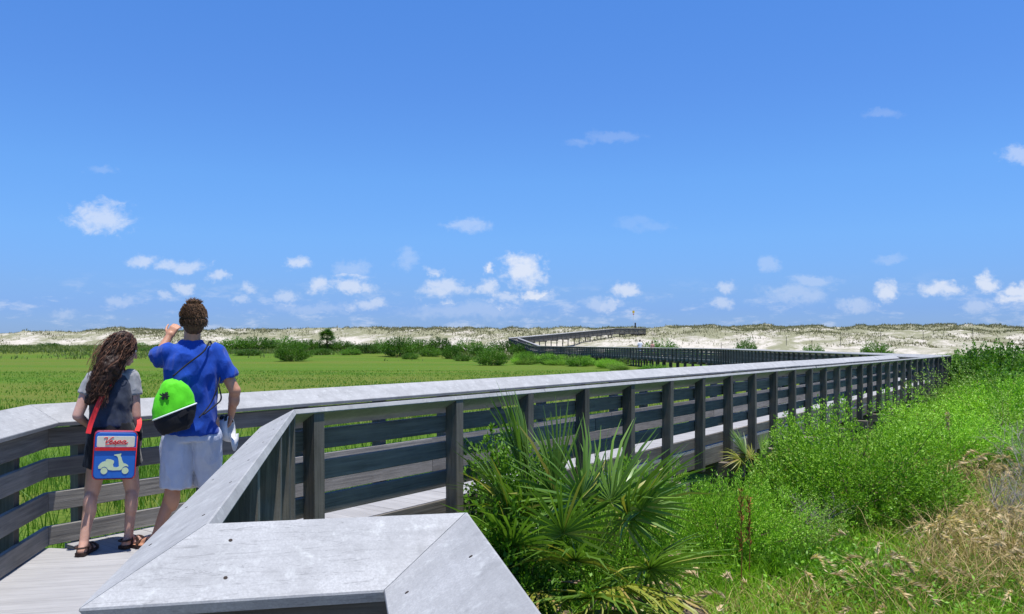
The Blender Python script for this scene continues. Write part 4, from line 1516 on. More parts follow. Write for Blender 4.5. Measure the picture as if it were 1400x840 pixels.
def ellip(c, r, R=None, n=18, m=11):
    vs, fs = [], []
    c = Vector(c)
    for i in range(1, m):
        t = PI * i / m
        for k in range(n):
            p = 2 * PI * k / n
            q = Vector((r[0] * math.sin(t) * math.cos(p), r[1] * math.sin(t) * math.sin(p), r[2] * math.cos(t)))
            vs.append(c + (R @ q if R else q))
    for i in range(m - 2):
        for k in range(n):
            k2 = (k + 1) % n
            fs.append((i * n + k, (i + 1) * n + k, (i + 1) * n + k2, i * n + k2))
    fs.append(tuple(range(n))); fs.append(tuple((m - 2) * n + k for k in range(n - 1, -1, -1)))
    return vs, fs


def loft(sections, n=28, power=2.3):
    """closed body through (centre, half width, half depth, yaw) sections"""
    vs, fs = [], []
    for (c, rx, ry, yaw) in sections:
        for k in range(n):
            t = 2 * PI * k / n
            ct, st = math.cos(t), math.sin(t)
            x = math.copysign(abs(ct) ** (2 / power), ct) * rx
            y = math.copysign(abs(st) ** (2 / power), st) * ry
            vs.append(Vector(c) + Vector((x * math.cos(yaw) - y * math.sin(yaw), x * math.sin(yaw) + y * math.cos(yaw), 0)))
    m = len(sections)
    for i in range(m - 1):
        for k in range(n):
            k2 = (k + 1) % n
            fs.append((i * n + k, i * n + k2, (i + 1) * n + k2, (i + 1) * n + k))
    fs.append(tuple(range(n - 1, -1, -1))); fs.append(tuple((m - 1) * n + k for k in range(n)))
    return vs, fs


def fuse(shapes, voxel, smooth=4, factor=0.5, wrinkle=0.0, wscale=12.0, seed=0, stretch=(1, 1, 1)):
    """one continuous skin over overlapping shapes"""
    mb = MB()
    for vs, fs in shapes: mb.add(vs, fs)
    me = mb.mesh('tmp', None)
    bm = bmesh.new(); bm.from_mesh(me); bmesh.ops.recalc_face_normals(bm, faces=bm.faces); bm.to_mesh(me); bm.free()
    o = bpy.data.objects.new('tmp', me); COL.objects.link(o)
    md = o.modifiers.new('r', 'REMESH'); md.mode = 'VOXEL'; md.voxel_size = voxel; md.use_smooth_shade = True
    if smooth:
        sm = o.modifiers.new('s', 'SMOOTH'); sm.factor = factor; sm.iterations = smooth
    dg = bpy.context.evaluated_depsgraph_get()
    out = bpy.data.meshes.new_from_object(o.evaluated_get(dg))
    bpy.data.objects.remove(o); bpy.data.meshes.remove(me)
    if wrinkle:
        cn = [v.normal.copy() for v in out.vertices]
        off = Vector((seed * 3.1, seed * 1.7, seed * 5.3))
        for v, q in zip(out.vertices, cn):
            p = Vector((v.co.x * stretch[0], v.co.y * stretch[1], v.co.z * stretch[2])) * wscale + off
            v.co += q * wrinkle * (abs(mnoise.noise(p)) * -1.6 + 0.5 + 0.5 * mnoise.noise(p * 2.3))
    for p in out.polygons: p.use_smooth = True
    out.update()
    return out


def put(name, me, mat, parent, label=None):
    me.materials.clear(); me.materials.append(mat)
    o = link(name, me, parent)
    if label: o['label'] = label
    return o


def hand(wrist, palm_dir, back_dir, side, curl, s=1.0, spread=0.12):
    """palm, four bent fingers of unequal length and a thumb from the palm's side; side=+1 thumb towards palm_dir x back_dir"""
    d = Vector(palm_dir).normalized(); b = Vector(back_dir); b = (b - d * b.dot(d)).normalized(); x = d.cross(b) * side
    w_ = Vector(wrist)
    out = [capsule(w_, .024 * s, w_ + d * .03 * s, .027 * s, sq=(1, 1))]
    for q in (-.027, -.009, .009, .027):
        out.append(capsule(w_ + d * .02 * s + x * q * .7 * s, .016 * s, w_ + d * .088 * s + x * q * s, .0115 * s, 10))
    L = (.058, .078, .086, .076)
    for i, q in enumerate((-.030, -.010, .010, .030)):
        p = w_ + d * .088 * s + x * q * s
        dd = (d + x * q * 4 * spread).normalized()
        ang = 0
        for j, (fr, cu) in enumerate(((.45, .8), (.32, 1.1), (.23, .7))):
            ang += curl * cu
            e = p + (dd * math.cos(ang) - b * math.sin(ang)) * L[i] * fr * s
            out.append(capsule(p, (.0090 - .0009 * j) * s, e, (.0084 - .0009 * j) * s, 8, rings=3))
            p = e
    p = w_ + d * .030 * s + x * .030 * s
    dd = (d * .65 + x * .75 - b * .25).normalized()
    for j, l_ in enumerate((.036, .03, .024)):
        e = p + dd * l_ * s
        out.append(capsule(p, (.0125 - .0015 * j) * s, e, (.0112 - .0015 * j) * s, 8, rings=3))
        p = e
        dd = (dd + d * .35 - b * .25 * curl - x * .2).normalized()
    return out


def foot(ankle, toe, s=1.0, r=.04):
    a, t = Vector(ankle), Vector(toe)
    d = Vector((t.x - a.x, t.y - a.y, 0)).normalized(); x = Vector((0, 0, 1)).cross(d)
    g = t.z - .022
    h = Vector((a.x, a.y, g)) - d * .035
    out = [capsule(a, r * .95, h + Vector((0, 0, .03)), .032 * s), capsule(h + Vector((0, 0, .028)), .030 * s, h + d * .15 * s + Vector((0, 0, .025)), .026 * s, sq=(1.15, .9)),
           capsule(a + Vector((0, 0, -.01)), r * .85, h + d * .16 * s + Vector((0, 0, .03)), .024 * s)]
    for i, q in enumerate((-.034, -.018, -.002, .014, .032)):
        L = (.205, .215, .22, .222, .225)[i]
        out.append(capsule(h + d * .13 * s + x * q * .9 * s + Vector((0, 0, .022)), .014 * s, h + d * L * s + x * q * s + Vector((0, 0, .014)), (.009 if i < 4 else .012) * s, 8, rings=3))
    return out, h, d, x


def sandal(parent, h, d, x, mat, s=1.0, label=None):
    """sole and straps"""
    mb = MB()
    prof = [(-.045, .028), (-.03, .036), (.03, .036), (.10, .042), (.16, .047), (.205, .043), (.235, .028)]
    L = [h + d * l * s - x * w_ * s for l, w_ in prof]; R = [h + d * l * s + x * w_ * s for l, w_ in reversed(prof)]
    ring = L + R
    z0 = .004
    top = [Vector((p.x, p.y, .026)) for p in ring]; bot = [Vector((p.x, p.y, z0)) for p in ring]
    n = len(ring)
    mb.add(top + bot, [tuple(range(n)), tuple(range(2 * n - 1, n - 1, -1))] + [(i, n + i, n + (i + 1) % n, (i + 1) % n) for i in range(n)])
    o = mb.obj('sandal', mat, parent)
    if label: o['label'] = label
    st = MB()
    for l, w_, hh in ((.02, .040, .072), (.085, .045, .068), (.155, .050, .050)):
        pts = []
        for k in range(9):
            t = PI * k / 8
            p = h + d * (l + (.02 if l < .05 else 0) * math.sin(t)) * s + x * math.cos(t) * w_ * s
            pts.append(Vector((p.x, p.y, .020 + (hh - .012) * math.sin(t) ** .7)))
        st.tube(pts, .0075, 6)
    pts = [h + d * .02 * s + x * .040 * s, h - d * .035 * s + x * .030 * s, h - d * .052 * s, h - d * .035 * s - x * .030 * s, h + d * .02 * s - x * .040 * s]
    st.tube([Vector((p.x, p.y, .062)) for p in pts], .0075, 6)
    st.obj('strap', mat, o)
    return o


def head_shapes(c, face, up=(0, 0, 1), s=1.0):
    """skull, jaw, nose, brow, lips and ears; face = unit vector the face looks along"""
    f = Vector(face).normalized(); u = Vector(up); u = (u - f * u.dot(f)).normalized(); x = f.cross(u)
    R = Matrix((x, f, u)).transposed()
    c = Vector(c)
    P = lambda a, b, d: c + R @ (Vector((a, b, d)) * s)
    out = [ellip(P(0, -.012, .02), (.074 * s, .094 * s, .095 * s), R), ellip(P(0, .03, -.045), (.058 * s, .06 * s, .07 * s), R),
           ellip(P(0, .062, -.092), (.026 * s, .026 * s, .02 * s), R), capsule(P(0, .088, .012), .008 * s, P(0, .113, -.028), .0125 * s, 10),
           ellip(P(0, .093, -.062), (.021 * s, .010 * s, .006 * s), R), ellip(P(0, .092, -.072), (.018 * s, .010 * s, .006 * s), R)]
    for q in (-1, 1):
        out.append(capsule(P(.014 * q, .086, .032), .009 * s, P(.042 * q, .074, .032), .008 * s, 8))
        out.append(ellip(P(.075 * q, -.008, -.012), (.010 * s, .022 * s, .032 * s), R))
        out.append(ellip(P(.04 * q, .062, -.03), (.022 * s, .018 * s, .02 * s), R))
        out.append(ellip(P(.010 * q, .104, -.032), (.008 * s, .009 * s, .007 * s), R))
    return out, R, P


def skin_mat(name, base):
    m, n, b = new_mat(name)
    tcx = n.n.new('ShaderNodeTexCoord').outputs['Object']
    c = n.mix(n.mrange(n.noise(tcx, 9, 4, .6), .35, .65), tuple(q * .88 for q in base), tuple(q * 1.08 for q in base))
    c = n.mix(n.mrange(n.noise(tcx, 150, 3, .6), .45, .7, 0, .25), c, (base[0] * .9, base[1] * .72, base[2] * .65))
    n.put(b.inputs['Base Color'], c)
    b.inputs['Roughness'].default_value = .5
    b.inputs['Specular IOR Level'].default_value = .35
    b.inputs['Subsurface Weight'].default_value = .12
    b.inputs['Subsurface Radius'].default_value = (.012, .005, .003)
    bp = n.node('ShaderNodeBump', {'Strength': .15, 'Distance': .002, 'Height': n.noise(tcx, 300, 3)})
    n.l.new(bp.outputs[0], b.inputs['Normal'])
    return m


def cloth_mat(name, base, var=.12, weave=900, fold=22, fstr=.35, rough=.9, sheen=.2):
    m, n, b = new_mat(name)
    tcx = n.n.new('ShaderNodeTexCoord').outputs['Object']
    c = n.mix(n.mrange(n.noise(tcx, 14, 4, .6), .3, .7), tuple(q * (1 - var) for q in base), tuple(min(1, q * (1 + var)) for q in base))
    c = n.mix(n.mrange(n.noise(tcx, weave, 2), .4, .6, 0, .2), c, tuple(q * .7 for q in base))
    n.put(b.inputs['Base Color'], c)
    b.inputs['Roughness'].default_value = rough
    b.inputs['Specular IOR Level'].default_value = .15
    b.inputs['Sheen Weight'].default_value = sheen
    h = n.math('ADD', n.noise(n.scale(tcx, (1, 1, .45)), fold, 3, .5, 1.0), n.math('MULTIPLY', n.noise(tcx, weave, 2), .05))
    bp = n.node('ShaderNodeBump', {'Strength': fstr, 'Distance': .02, 'Height': h})
    n.l.new(bp.outputs[0], b.inputs['Normal'])
    return m


M_SKIN_W = skin_mat('fair skin', (.56, .33, .25))
M_SKIN_M = skin_mat('tanned skin', (.50, .25, .15))
M_BLUE = cloth_mat('blue jersey', (.008, .055, .34), .12)
M_SHORTS = cloth_mat('pale grey blue cotton', (.50, .54, .64), .06)
M_NAVYV = cloth_mat('dark slate vest', (.032, .04, .062), .35)
M_GREYT = cloth_mat('heather grey jersey', (.30, .30, .31), .15)
M_BLACKC = cloth_mat('black cotton', (.014, .014, .016), .3)
M_SANDAL = plain_mat('brown sandal leather', (.045, .025, .018), .6, .3, .3)
M_HAIRG = plain_mat('dark brown curls', (.030, .014, .008), .55, .22, .5, 30)
M_HAIRG2 = plain_mat('lighter brown curls', (.15, .066, .035), .5, .25, .4, 30)
M_HAIRM = plain_mat('short brown hair', (.10, .054, .029), .6, .2, .4, 60)
M_HAIRM2 = plain_mat('lighter brown hair', (.19, .108, .057), .6, .25, .3, 60)  # lighter brown strands, more of them towards the crown
M_EYE = plain_mat('eye', (.75, .73, .70), .2, .5, .02)
M_PUPIL = plain_mat('dark iris', (.03, .02, .015), .2, .5, .1)


def eyes(parent, P, s=1.0):
    for q in (-1, 1):
        e = put('eye', fuse([ellip(P(.031 * q, .070, .012), (.0135 * s,) * 3)], .004, 1), M_EYE, parent)
        put('iris', fuse([ellip(P(.031 * q, .0815, .012), (.0055 * s, .0035 * s, .0055 * s))], .0018, 1), M_PUPIL, e)


def curl_strip(mb, p0, p1, rad, turns, th_, seed, n=26, sag=0.0, out=Vector((0, 0, 0))):
    rr = random.Random(seed)
    ph = rr.uniform(0, 6.28)
    d = (p1 - p0); dn = d.normalized(); a = dn.orthogonal().normalized(); b = dn.cross(a)
    pts, rads = [], []
    for k in range(n):
        t = k / (n - 1)
        r_ = rad * min(1, t * 3) * (.7 + .5 * t)
        ang = ph + turns * 2 * PI * t
        pts.append(p0 + d * t + out * math.sin(PI * t) + Vector((0, 0, -sag * math.sin(PI * t))) + a * math.cos(ang) * r_ + b * math.sin(ang) * r_)
        rads.append(th_ * (1 - .6 * t ** 2))
    mb.tube(pts, rads, 4, cap=False)


# ---------------------------------------------------------------- woman
gx, gy = at(150, 5.85), 5.85
G = thing('person', (gx, gy, 0), 'woman with long dark curly hair, slate vest and black shorts walking on the deck', 'person', rz=math.radians(26.6))
hipL, kneeL, ankL, toeL = (-.055, 0, .80), (-.115, .035, .425), (-.165, -.06, .085), (-.10, .12, .022)
hipR, kneeR, ankR, toeR = (.095, 0, .80), (.150, .06, .42), (.125, .03, .085), (.235, .17, .022)
hc = Vector((.095, .085, 1.455))
hf = Vector((.86, .48, -.34)).normalized()
hs_, HR, HP = head_shapes(hc, hf, s=.96)
fL, hLb, dL, xL = foot(ankL, toeL, .95, .034); fR, hRb, dR, xR = foot(ankR, toeR, .95, .034)
body = [capsule(hipL, .082, kneeL, .052), capsule(hipR, .082, kneeR, .052), ellip((-.113, .045, .43), (.05, .05, .06)), ellip((.150, .07, .43), (.05, .05, .06)),
        capsule(kneeL, .048, ankL, .031), capsule(kneeR, .048, ankR, .031),
        ellip((-.128, .0, .33), (.047, .052, .115)), ellip((.143, .032, .33), (.047, .052, .115)),
        ellip((.02, 0, .85), (.15, .10, .13)), loft([((.02, 0, .80), .14, .09, 0), ((.01, .0, .97), .115, .08, 0), ((.01, .015, 1.12), .125, .09, 0), ((.015, .03, 1.24), .13, .075, 0), ((.02, .035, 1.30), .07, .05, 0)]),
        capsule((.025, .035, 1.27), .048, tuple(hc + Vector((-.01, -.02, -.05))), .045),
        capsule((-.115, .015, 1.245), .046, (-.205, -.025, .985), .036), capsule((.150, .035, 1.255), .046, (.172, .0, .965), .036),
        capsule((-.205, -.025, .985), .036, (-.135, .14, .90), .025), capsule((.172, .0, .965), .036, (.192, .07, .775), .025)] + hs_ + fL + fR
body += hand((-.135, .14, .90), (.6, .75, -.1), (-.6, .5, .6), 1, .5, .88)
body += hand((.192, .07, .775), (.05, .2, -1), (1, -.2, 0), 1, .55, .88)
put('body', fuse(body, .0065, 5), M_SKIN_W, G)
eyes(G, HP, .96)
sandal(G, hLb, dL, xL, M_SANDAL, .98, 'dark strappy sandal on the foot nearer the camera')
sandal(G, hRb, dR, xR, M_SANDAL, .98)
# T-shirt and vest
tee = [loft([((.005, 0, .97), .118, .082, 0), ((.01, .015, 1.10), .124, .088, 0), ((.015, .03, 1.22), .145, .076, 0), ((.02, .035, 1.285), .10, .066, 0)], 28, 2.4),
       capsule((-.105, .015, 1.245), .060, (-.155, -.003, 1.13), .058, flat1=True), capsule((.140, .035, 1.255), .062, (.160, .018, 1.115), .060, flat1=True)]
put('shirt', fuse(tee, .008, 3, wrinkle=.006, wscale=16, stretch=(1, 1, .5)), M_GREYT, G)
vest = [loft([((.005, 0, .90), .150, .110, 0), ((.01, .01, 1.0), .140, .108, 0), ((.01, .015, 1.10), .146, .114, 0), ((.012, .03, 1.20), .140, .104, 0), ((.018, .035, 1.275), .098, .084, 0)], 28, 2.5)]
put('vest', fuse(vest, .008, 3, wrinkle=.008, wscale=13, seed=2, stretch=(1, 1, .6)), M_NAVYV, G)
sh = [loft([((.02, 0, .655), .150, .10, 0), ((.02, 0, .70), .165, .115, 0), ((.02, 0, .82), .172, .122, 0), ((.015, 0, .93), .142, .105, 0)], 28, 2.4),
      capsule((-.058, 0, .78), .098, (-.085, .018, .60), .092, flat1=True), capsule((.10, 0, .78), .098, (.128, .03, .60), .092, flat1=True)]
put('shorts', fuse(sh, .008, 3, wrinkle=.007, wscale=12, seed=4, stretch=(1, 1, .5)), M_BLACKC, G)
wb = MB()
for k in range(5):
    t = k / 4
    c_ = Vector((.178, .022, .905)).lerp(Vector((.190, .062, .79)), t)
wb.tube([(.1800, .03, .885), (.1845, .045, .84), (.1885, .059, .80), (.191, .066, .785)], [.034, .034, .032, .031], 14)
o = wb.obj('wristband', M_BLACKC, G, True)
o['label'] = 'wide black band on the right wrist'
# hair: mass and curls
hair_m = [ellip(HP(0, -.028, .032), (.092, .100, .098), HR), capsule(HP(0, -.06, .0), .085, (-.005, -.055, 1.33), .088), capsule((-.005, -.055, 1.33), .088, (-.075, -.085, 1.17), .075),
          capsule((-.06, -.08, 1.2), .07, (-.125, -.075, 1.10), .035)]
put('hair', fuse(hair_m, .009, 3, wrinkle=.016, wscale=26, seed=8), M_HAIRG, G)
rr = random.Random(17)
ca, cb2 = MB(), MB()
for k in range(620):
    th_ = rr.uniform(-2.5, 2.5); ph = rr.uniform(.1, 1.45)
    q = Vector((math.sin(th_) * math.sin(ph) * .092, -math.cos(th_) * math.sin(ph) * .104 - .02, math.cos(ph) * .104 + .035))
    p0 = HP(*q)
    L = rr.uniform(.22, .40) if rr.random() < .8 else rr.uniform(.12, .2)
    lat = rr.uniform(-1, 1)
    end = Vector((-.065 + lat * .062 - .015, -.13 + rr.uniform(-.05, .03), hc.z - L + rr.uniform(-.04, .04)))
    if math.sin(th_) > .35 and rr.random() < .5: end = Vector((.035 + rr.uniform(-.02, .03), -.09, hc.z - rr.uniform(.1, .22)))
    outv = (p0 - hc).normalized() * rr.uniform(.03, .06)
    curl_strip(ca if rr.random() < .62 else cb2, p0, end, rr.uniform(.005, .012), rr.uniform(2, 4.5) * L / .3, rr.uniform(.0012, .0026), k, 26, 0, outv)
o = ca.obj('curls', M_HAIRG, G, True); o['kind'] = 'stuff'
o = cb2.obj('curls', M_HAIRG2, G, True); o['kind'] = 'stuff'

# ---------------------------------------------------------------- shoulder bag
M_BAGB = plain_mat('blue vinyl', (.015, .13, .50), .38, .5, .06, 20)
M_BAGC = plain_mat('cream vinyl', (.72, .68, .52), .4, .5, .05, 20)
M_BAGR = plain_mat('red trim', (.62, .02, .02), .45, .4, .08, 20)
M_BAGE = plain_mat('pale green print', (.60, .70, .42), .5, .3, .06, 30)
bagM = G.matrix_basis.copy()
Rg = Matrix.Rotation(math.radians(26.6), 4, 'Z')
bl = Vector((gx, gy, 0)) + Rg @ Vector((.022, -.165, .545))
BAG = thing('shoulder_bag', bl, 'blue shoulder bag with a cream scooter print and red strap, worn by the woman', 'bag', rz=math.radians(26.6 + 4))
BAG.rotation_euler = (0, math.radians(3.5), math.radians(29)); BAG.scale = (.80, .8, .86)
W, H, D = .335, .385, .105


def rrect(w_, h_, r_, n=5, z0=0):
    pts = []
    for cx, cz, a0 in ((w_ / 2 - r_, h_ - r_, 0), (-w_ / 2 + r_, h_ - r_, PI / 2), (-w_ / 2 + r_, r_, PI), (w_ / 2 - r_, r_, 1.5 * PI)):
        for k in range(n + 1):
            a = a0 + PI / 2 * k / n
            pts.append((cx + r_ * math.cos(a), cz + r_ * math.sin(a) + z0))
    return pts


def slab(outline, y0, y1, bevel, name, mat, parent, bulge=0.0):
    """outline in x,z extruded along y with softened edges"""
    n = len(outline)
    cx = sum(p[0] for p in outline) / n; cz = sum(p[1] for p in outline) / n
    def ring(y, ins):
        out = []
        for (x, z) in outline:
            d = Vector((x - cx, z - cz)); L = d.length
            q = d * ((L - ins) / L)
            out.append(Vector((cx + q.x, y, cz + q.y)))
        return out
    s = 1 if y1 > y0 else -1
    rings = [ring(y0 - bulge * s, .35 * min(abs(cx) + .1, .1)), ring(y0, bevel), ring(y0 + s * bevel, 0), ring(y1 - s * bevel, 0), ring(y1, bevel), ring(y1 + bulge * s, .35 * min(abs(cx) + .1, .1))]
    if not bulge: rings = rings[1:-1]
    vs = [p for r_ in rings for p in r_]
    m = len(rings)
    fs = [tuple(range(n)), tuple((m - 1) * n + k for k in range(n - 1, -1, -1))]
    for i in range(m - 1):
        for k in range(n):
            k2 = (k + 1) % n
            fs.append((i * n + k, (i + 1) * n + k, (i + 1) * n + k2, i * n + k2))
    me = bpy.data.meshes.new(name); me.from_pydata(vs, [], fs)
    bm = bmesh.new(); bm.from_mesh(me); bmesh.ops.recalc_face_normals(bm, faces=bm.faces); bm.to_mesh(me); bm.free()
    for p in me.polygons: p.use_smooth = len(p.vertices) == 4
    me.materials.append(mat)
    return link(name, me, parent)


slab(rrect(W, H, .035), -D / 2, D / 2, .012, 'body', M_BAGB, BAG)
fy = -D / 2
slab(rrect(W * .90, .088, .012, z0=.262), fy - .004, fy + .01, .002, 'cream_panel', M_BAGC, BAG)
mb = MB(); mb.box((0, fy - .002, .245), (W * .97, .012, .026)); mb.obj('red_band', M_BAGR, BAG)
for w_, h_, y0, nm in ((W, H, fy, 0), (W, H, -fy, 0)):
    mb = MB(); ol = rrect(w_ + .004, h_ + .004, .036, 5, -.002); mb.tube([(x, y0 + (.006 if y0 < 0 else -.006), z) for x, z in ol] + [(ol[0][0], y0 + (.006 if y0 < 0 else -.006), ol[0][1])], .0032, 6); mb.obj('piping', M_BAGR, BAG, True)
mb = MB(); mb.tube([(x, fy - .003, z) for x, z in [(-.14, .236), (.14, .236)]], .0035, 6); mb.obj('zip', M_BAGC, BAG)
# script on the cream panel, written in strokes
def strokes(name, lines, mat, parent, y, sx, sz, ox, oz, rad, slant=.25):
    mb = MB()
    for L in lines:
        P = [Vector((ox + (x + slant * z) * sx, y, oz + z * sz)) for x, z in L]
        S = []
        for i in range(len(P) - 1):      # smooth the hand
            p0, p1, p2, p3 = P[max(i - 1, 0)], P[i], P[i + 1], P[min(i + 2, len(P) - 1)]
            for k in range(4):
                t = k / 4
                S.append(.5 * ((2 * p1) + (-p0 + p2) * t + (2 * p0 - 5 * p1 + 4 * p2 - p3) * t * t + (-p0 + 3 * p1 - 3 * p2 + p3) * t ** 3))
        S.append(P[-1])
        mb.tube(S, rad, 5)
    return mb.obj(name, mat, parent, True)


SCR = [[(-.25, 1.75), (.05, 2.05), (.30, 1.9), (.42, 1.0), (.52, .05), (.75, .9), (1.05, 1.95), (1.35, 2.1)],
       [(.95, .5), (1.35, .62), (1.45, .9), (1.25, 1.0), (1.08, .6), (1.15, .12), (1.45, .05), (1.75, .45)],
       [(1.72, .4), (2.0, 1.0), (2.02, .6), (2.12, .2), (1.95, .02), (1.75, .12)], [(2.05, .15), (2.35, .5), (2.5, .95), (2.32, -.75)],
       [(2.48, .7), (2.75, 1.0), (2.95, .7), (2.8, .2), (2.5, .1)], [(2.9, .2), (3.15, .5)],
       [(3.75, .85), (3.45, 1.0), (3.2, .5), (3.35, .05), (3.65, .4), (3.8, .95), (3.72, .3), (3.9, .05), (4.3, .3)], [(.6, -.45), (2.0, -.2), (4.2, -.25)]]
strokes('lettering', SCR, M_BAGR, BAG, fy - .0045, .046, .024, -.105, .292, .0034)
# scooter silhouette: body, wheels, leg shield, handlebar, seat
def flat(name, outline, y, t, mat, parent):
    vs = [Vector((x, y, z)) for x, z in outline] + [Vector((x, y + t, z)) for x, z in outline]
    n = len(outline)
    fs = [tuple(range(n)), tuple(range(2 * n - 1, n - 1, -1))] + [(i, (i + 1) % n, n + (i + 1) % n, n + i) for i in range(n)]
    me = bpy.data.meshes.new(name); me.from_pydata(vs, [], fs); me.update(); me.materials.append(mat)
    return link(name, me, parent)


SC = [(-.125, .085), (-.128, .105), (-.115, .125), (-.098, .140), (-.070, .148), (-.072, .156), (-.060, .163), (-.030, .160), (-.010, .152), (-.004, .140), (-.012, .118), (-.006, .098), (.020, .094), (.036, .104),
      (.030, .150), (.022, .178), (.010, .190), (-.006, .192), (-.008, .199), (.010, .202), (.034, .206), (.046, .212), (.050, .204), (.044, .190), (.052, .176), (.060, .150), (.072, .128), (.090, .124), (.108, .112), (.112, .098),
      (.100, .104), (.084, .104), (.068, .094), (.060, .078), (.048, .072), (-.010, .070), (-.040, .074), (-.052, .080), (-.060, .094), (-.076, .102), (-.094, .098), (-.104, .086)]
flat('scooter_print', SC, fy - .003, .002, M_BAGE, BAG)
for cx in (-.080, .088):
    flat('wheel_print', [(cx + .027 * math.cos(2 * PI * k / 18), .067 + .027 * math.sin(2 * PI * k / 18)) for k in range(18)], fy - .0035, .002, M_BAGE, BAG)
# strap over the right shoulder
Minv = (Matrix.Translation(bl) @ BAG.rotation_euler.to_matrix().to_4x4() @ Matrix.Diagonal((.80, .8, .86, 1))).inverted() @ (Matrix.Translation(Vector((gx, gy, 0))) @ Rg)
def ribbon(name, pts, width_dir, w_, mat, parent, thick=.004):
    S = []
    pts = [Vector(p) for p in pts]
    for i in range(len(pts) - 1):
        p0, p1, p2, p3 = pts[max(i - 1, 0)], pts[i], pts[i + 1], pts[min(i + 2, len(pts) - 1)]
        for k in range(5):
            t = k / 5
            S.append(.5 * ((2 * p1) + (-p0 + p2) * t + (2 * p0 - 5 * p1 + 4 * p2 - p3) * t * t + (-p0 + 3 * p1 - 3 * p2 + p3) * t ** 3))
    S.append(pts[-1])
    mb = MB(); vs = []
    for i, p in enumerate(S):
        d = (S[min(i + 1, len(S) - 1)] - S[max(i - 1, 0)]).normalized()
        sd_ = width_dir[min(len(width_dir) - 1, int(i / len(S) * len(width_dir)))] if isinstance(width_dir, list) else width_dir
        sd_ = Vector(sd_); sd_ = (sd_ - d * sd_.dot(d)).normalized(); nn = d.cross(sd_)
        vs += [p - sd_ * w_ / 2 - nn * thick / 2, p + sd_ * w_ / 2 - nn * thick / 2, p + sd_ * w_ / 2 + nn * thick / 2, p - sd_ * w_ / 2 + nn * thick / 2]
    fs = []
    for i in range(len(S) - 1):
        for k in range(4):
            k2 = (k + 1) % 4
            fs.append((i * 4 + k, i * 4 + k2, (i + 1) * 4 + k2, (i + 1) * 4 + k))
    fs += [(3, 2, 1, 0), tuple(len(S) * 4 - 4 + k for k in range(4))]
    mb.add(vs, fs)
    return mb.obj(name, mat, parent)


strap_pts = [Vector(p) for p in ((-.135, -.175, .87), (-.115, -.155, .95), (-.06, -.140, 1.10), (.0, -.115, 1.22), (.055, -.05, 1.315), (.085, .05, 1.32), (.10, .13, 1.22), (.16, .10, 1.05), (.195, -.04, .93), (.175, -.16, .87))]
ribbon('strap', [Minv @ p for p in strap_pts], [(1, 0, .3)] * 4 + [(1, 0, 0)] * 4, .040, M_BAGR, BAG)

# ---------------------------------------------------------------- man
mx, my = at(262, 6.0), 6.0
MRZ = math.radians(21.7)
MN = thing('person', (mx, my, 0), 'man in blue T-shirt and pale shorts walking away with one hand raised to his face', 'person', rz=MRZ)
hc2 = Vector((.008, .02, 1.672))
hf2 = Vector((-.12, .99, .05)).normalized()
hs2, HR2, HP2 = head_shapes(hc2, hf2, s=1.08)
hL, kL, aL, tL = (-.10, 0, .90), (-.095, .06, .50), (-.235, -.05, .105), (-.385, .10, .022)
hR, kR, aR, tR = (.10, 0, .90), (.125, .17, .50), (.13, .20, .105), (.16, .40, .022)
f1, h1, d1, x1 = foot(aL, tL, 1.12, .040); f2, h2, d2, x2 = foot(aR, tR, 1.12, .040)
mb_ = [capsule(hL, .098, kL, .062), capsule(hR, .098, kR, .062), capsule(kL, .057, aL, .036), capsule(kR, .057, aR, .036),
       ellip((-.133, .0, .38), (.057, .062, .125)), ellip((.127, .155, .38), (.057, .062, .125)),
       loft([((0, 0, .84), .17, .11, 0), ((0, 0, 1.0), .15, .10, 0), ((0, .0, 1.2), .150, .10, 0), ((0, .0, 1.36), .160, .095, 0), ((0, 0, 1.44), .135, .07, 0), ((0, 0, 1.50), .075, .06, 0)]),
       capsule((0, .0, 1.46), .062, tuple(hc2 + Vector((0, -.02, -.06))), .058),
       capsule((-.165, .01, 1.42), .048, (-.235, .17, 1.40), .043), capsule((.175, .0, 1.415), .048, (.302, -.03, 1.145), .043),
       capsule((-.235, .17, 1.40), .044, (-.165, .235, 1.545), .029), capsule((.305, -.03, 1.145), .044, (.285, .10, .965), .029),
       ellip((.30, .005, 1.08), (.043, .05, .07)), ellip((.252, -.015, 1.28), (.042, .048, .08))] + hs2 + f1 + f2
mb_ += hand((-.165, .235, 1.545), (.45, .15, .85), (-.35, -.8, .3), -1, .75, 1.0)
mb_ += hand((.285, .10, .965), (-.15, .35, -.9), (1, .1, -.1), 1, .75, 1.0)
put('body', fuse(mb_, .0068, 5), M_SKIN_M, MN)
eyes(MN, HP2, 1.08)
sandal(MN, h1, d1, x1, M_SANDAL, 1.14, 'brown sandal turned outwards on the left foot')
sandal(MN, h2, d2, x2, M_SANDAL, 1.14)
tee = [loft([((.0, 0, .825), .200, .140, 0), ((.0, 0, .95), .182, .130, 0), ((0, .0, 1.10), .174, .122, 0), ((0, .0, 1.26), .184, .128, 0), ((0, .0, 1.38), .194, .120, 0), ((0, .005, 1.45), .175, .10, 0), ((0, .005, 1.50), .095, .078, 0), ((0, .005, 1.525), .072, .066, 0)], 32, 2.5),
       capsule((-.155, .0, 1.425), .078, (-.226, .095, 1.395), .084, flat1=True), capsule((.165, .0, 1.425), .078, (.262, -.012, 1.235), .078, flat1=True)]
put('shirt', fuse(tee, .0085, 3, wrinkle=.017, wscale=8, seed=5, stretch=(1.3, 1, .6)), M_BLUE, MN)
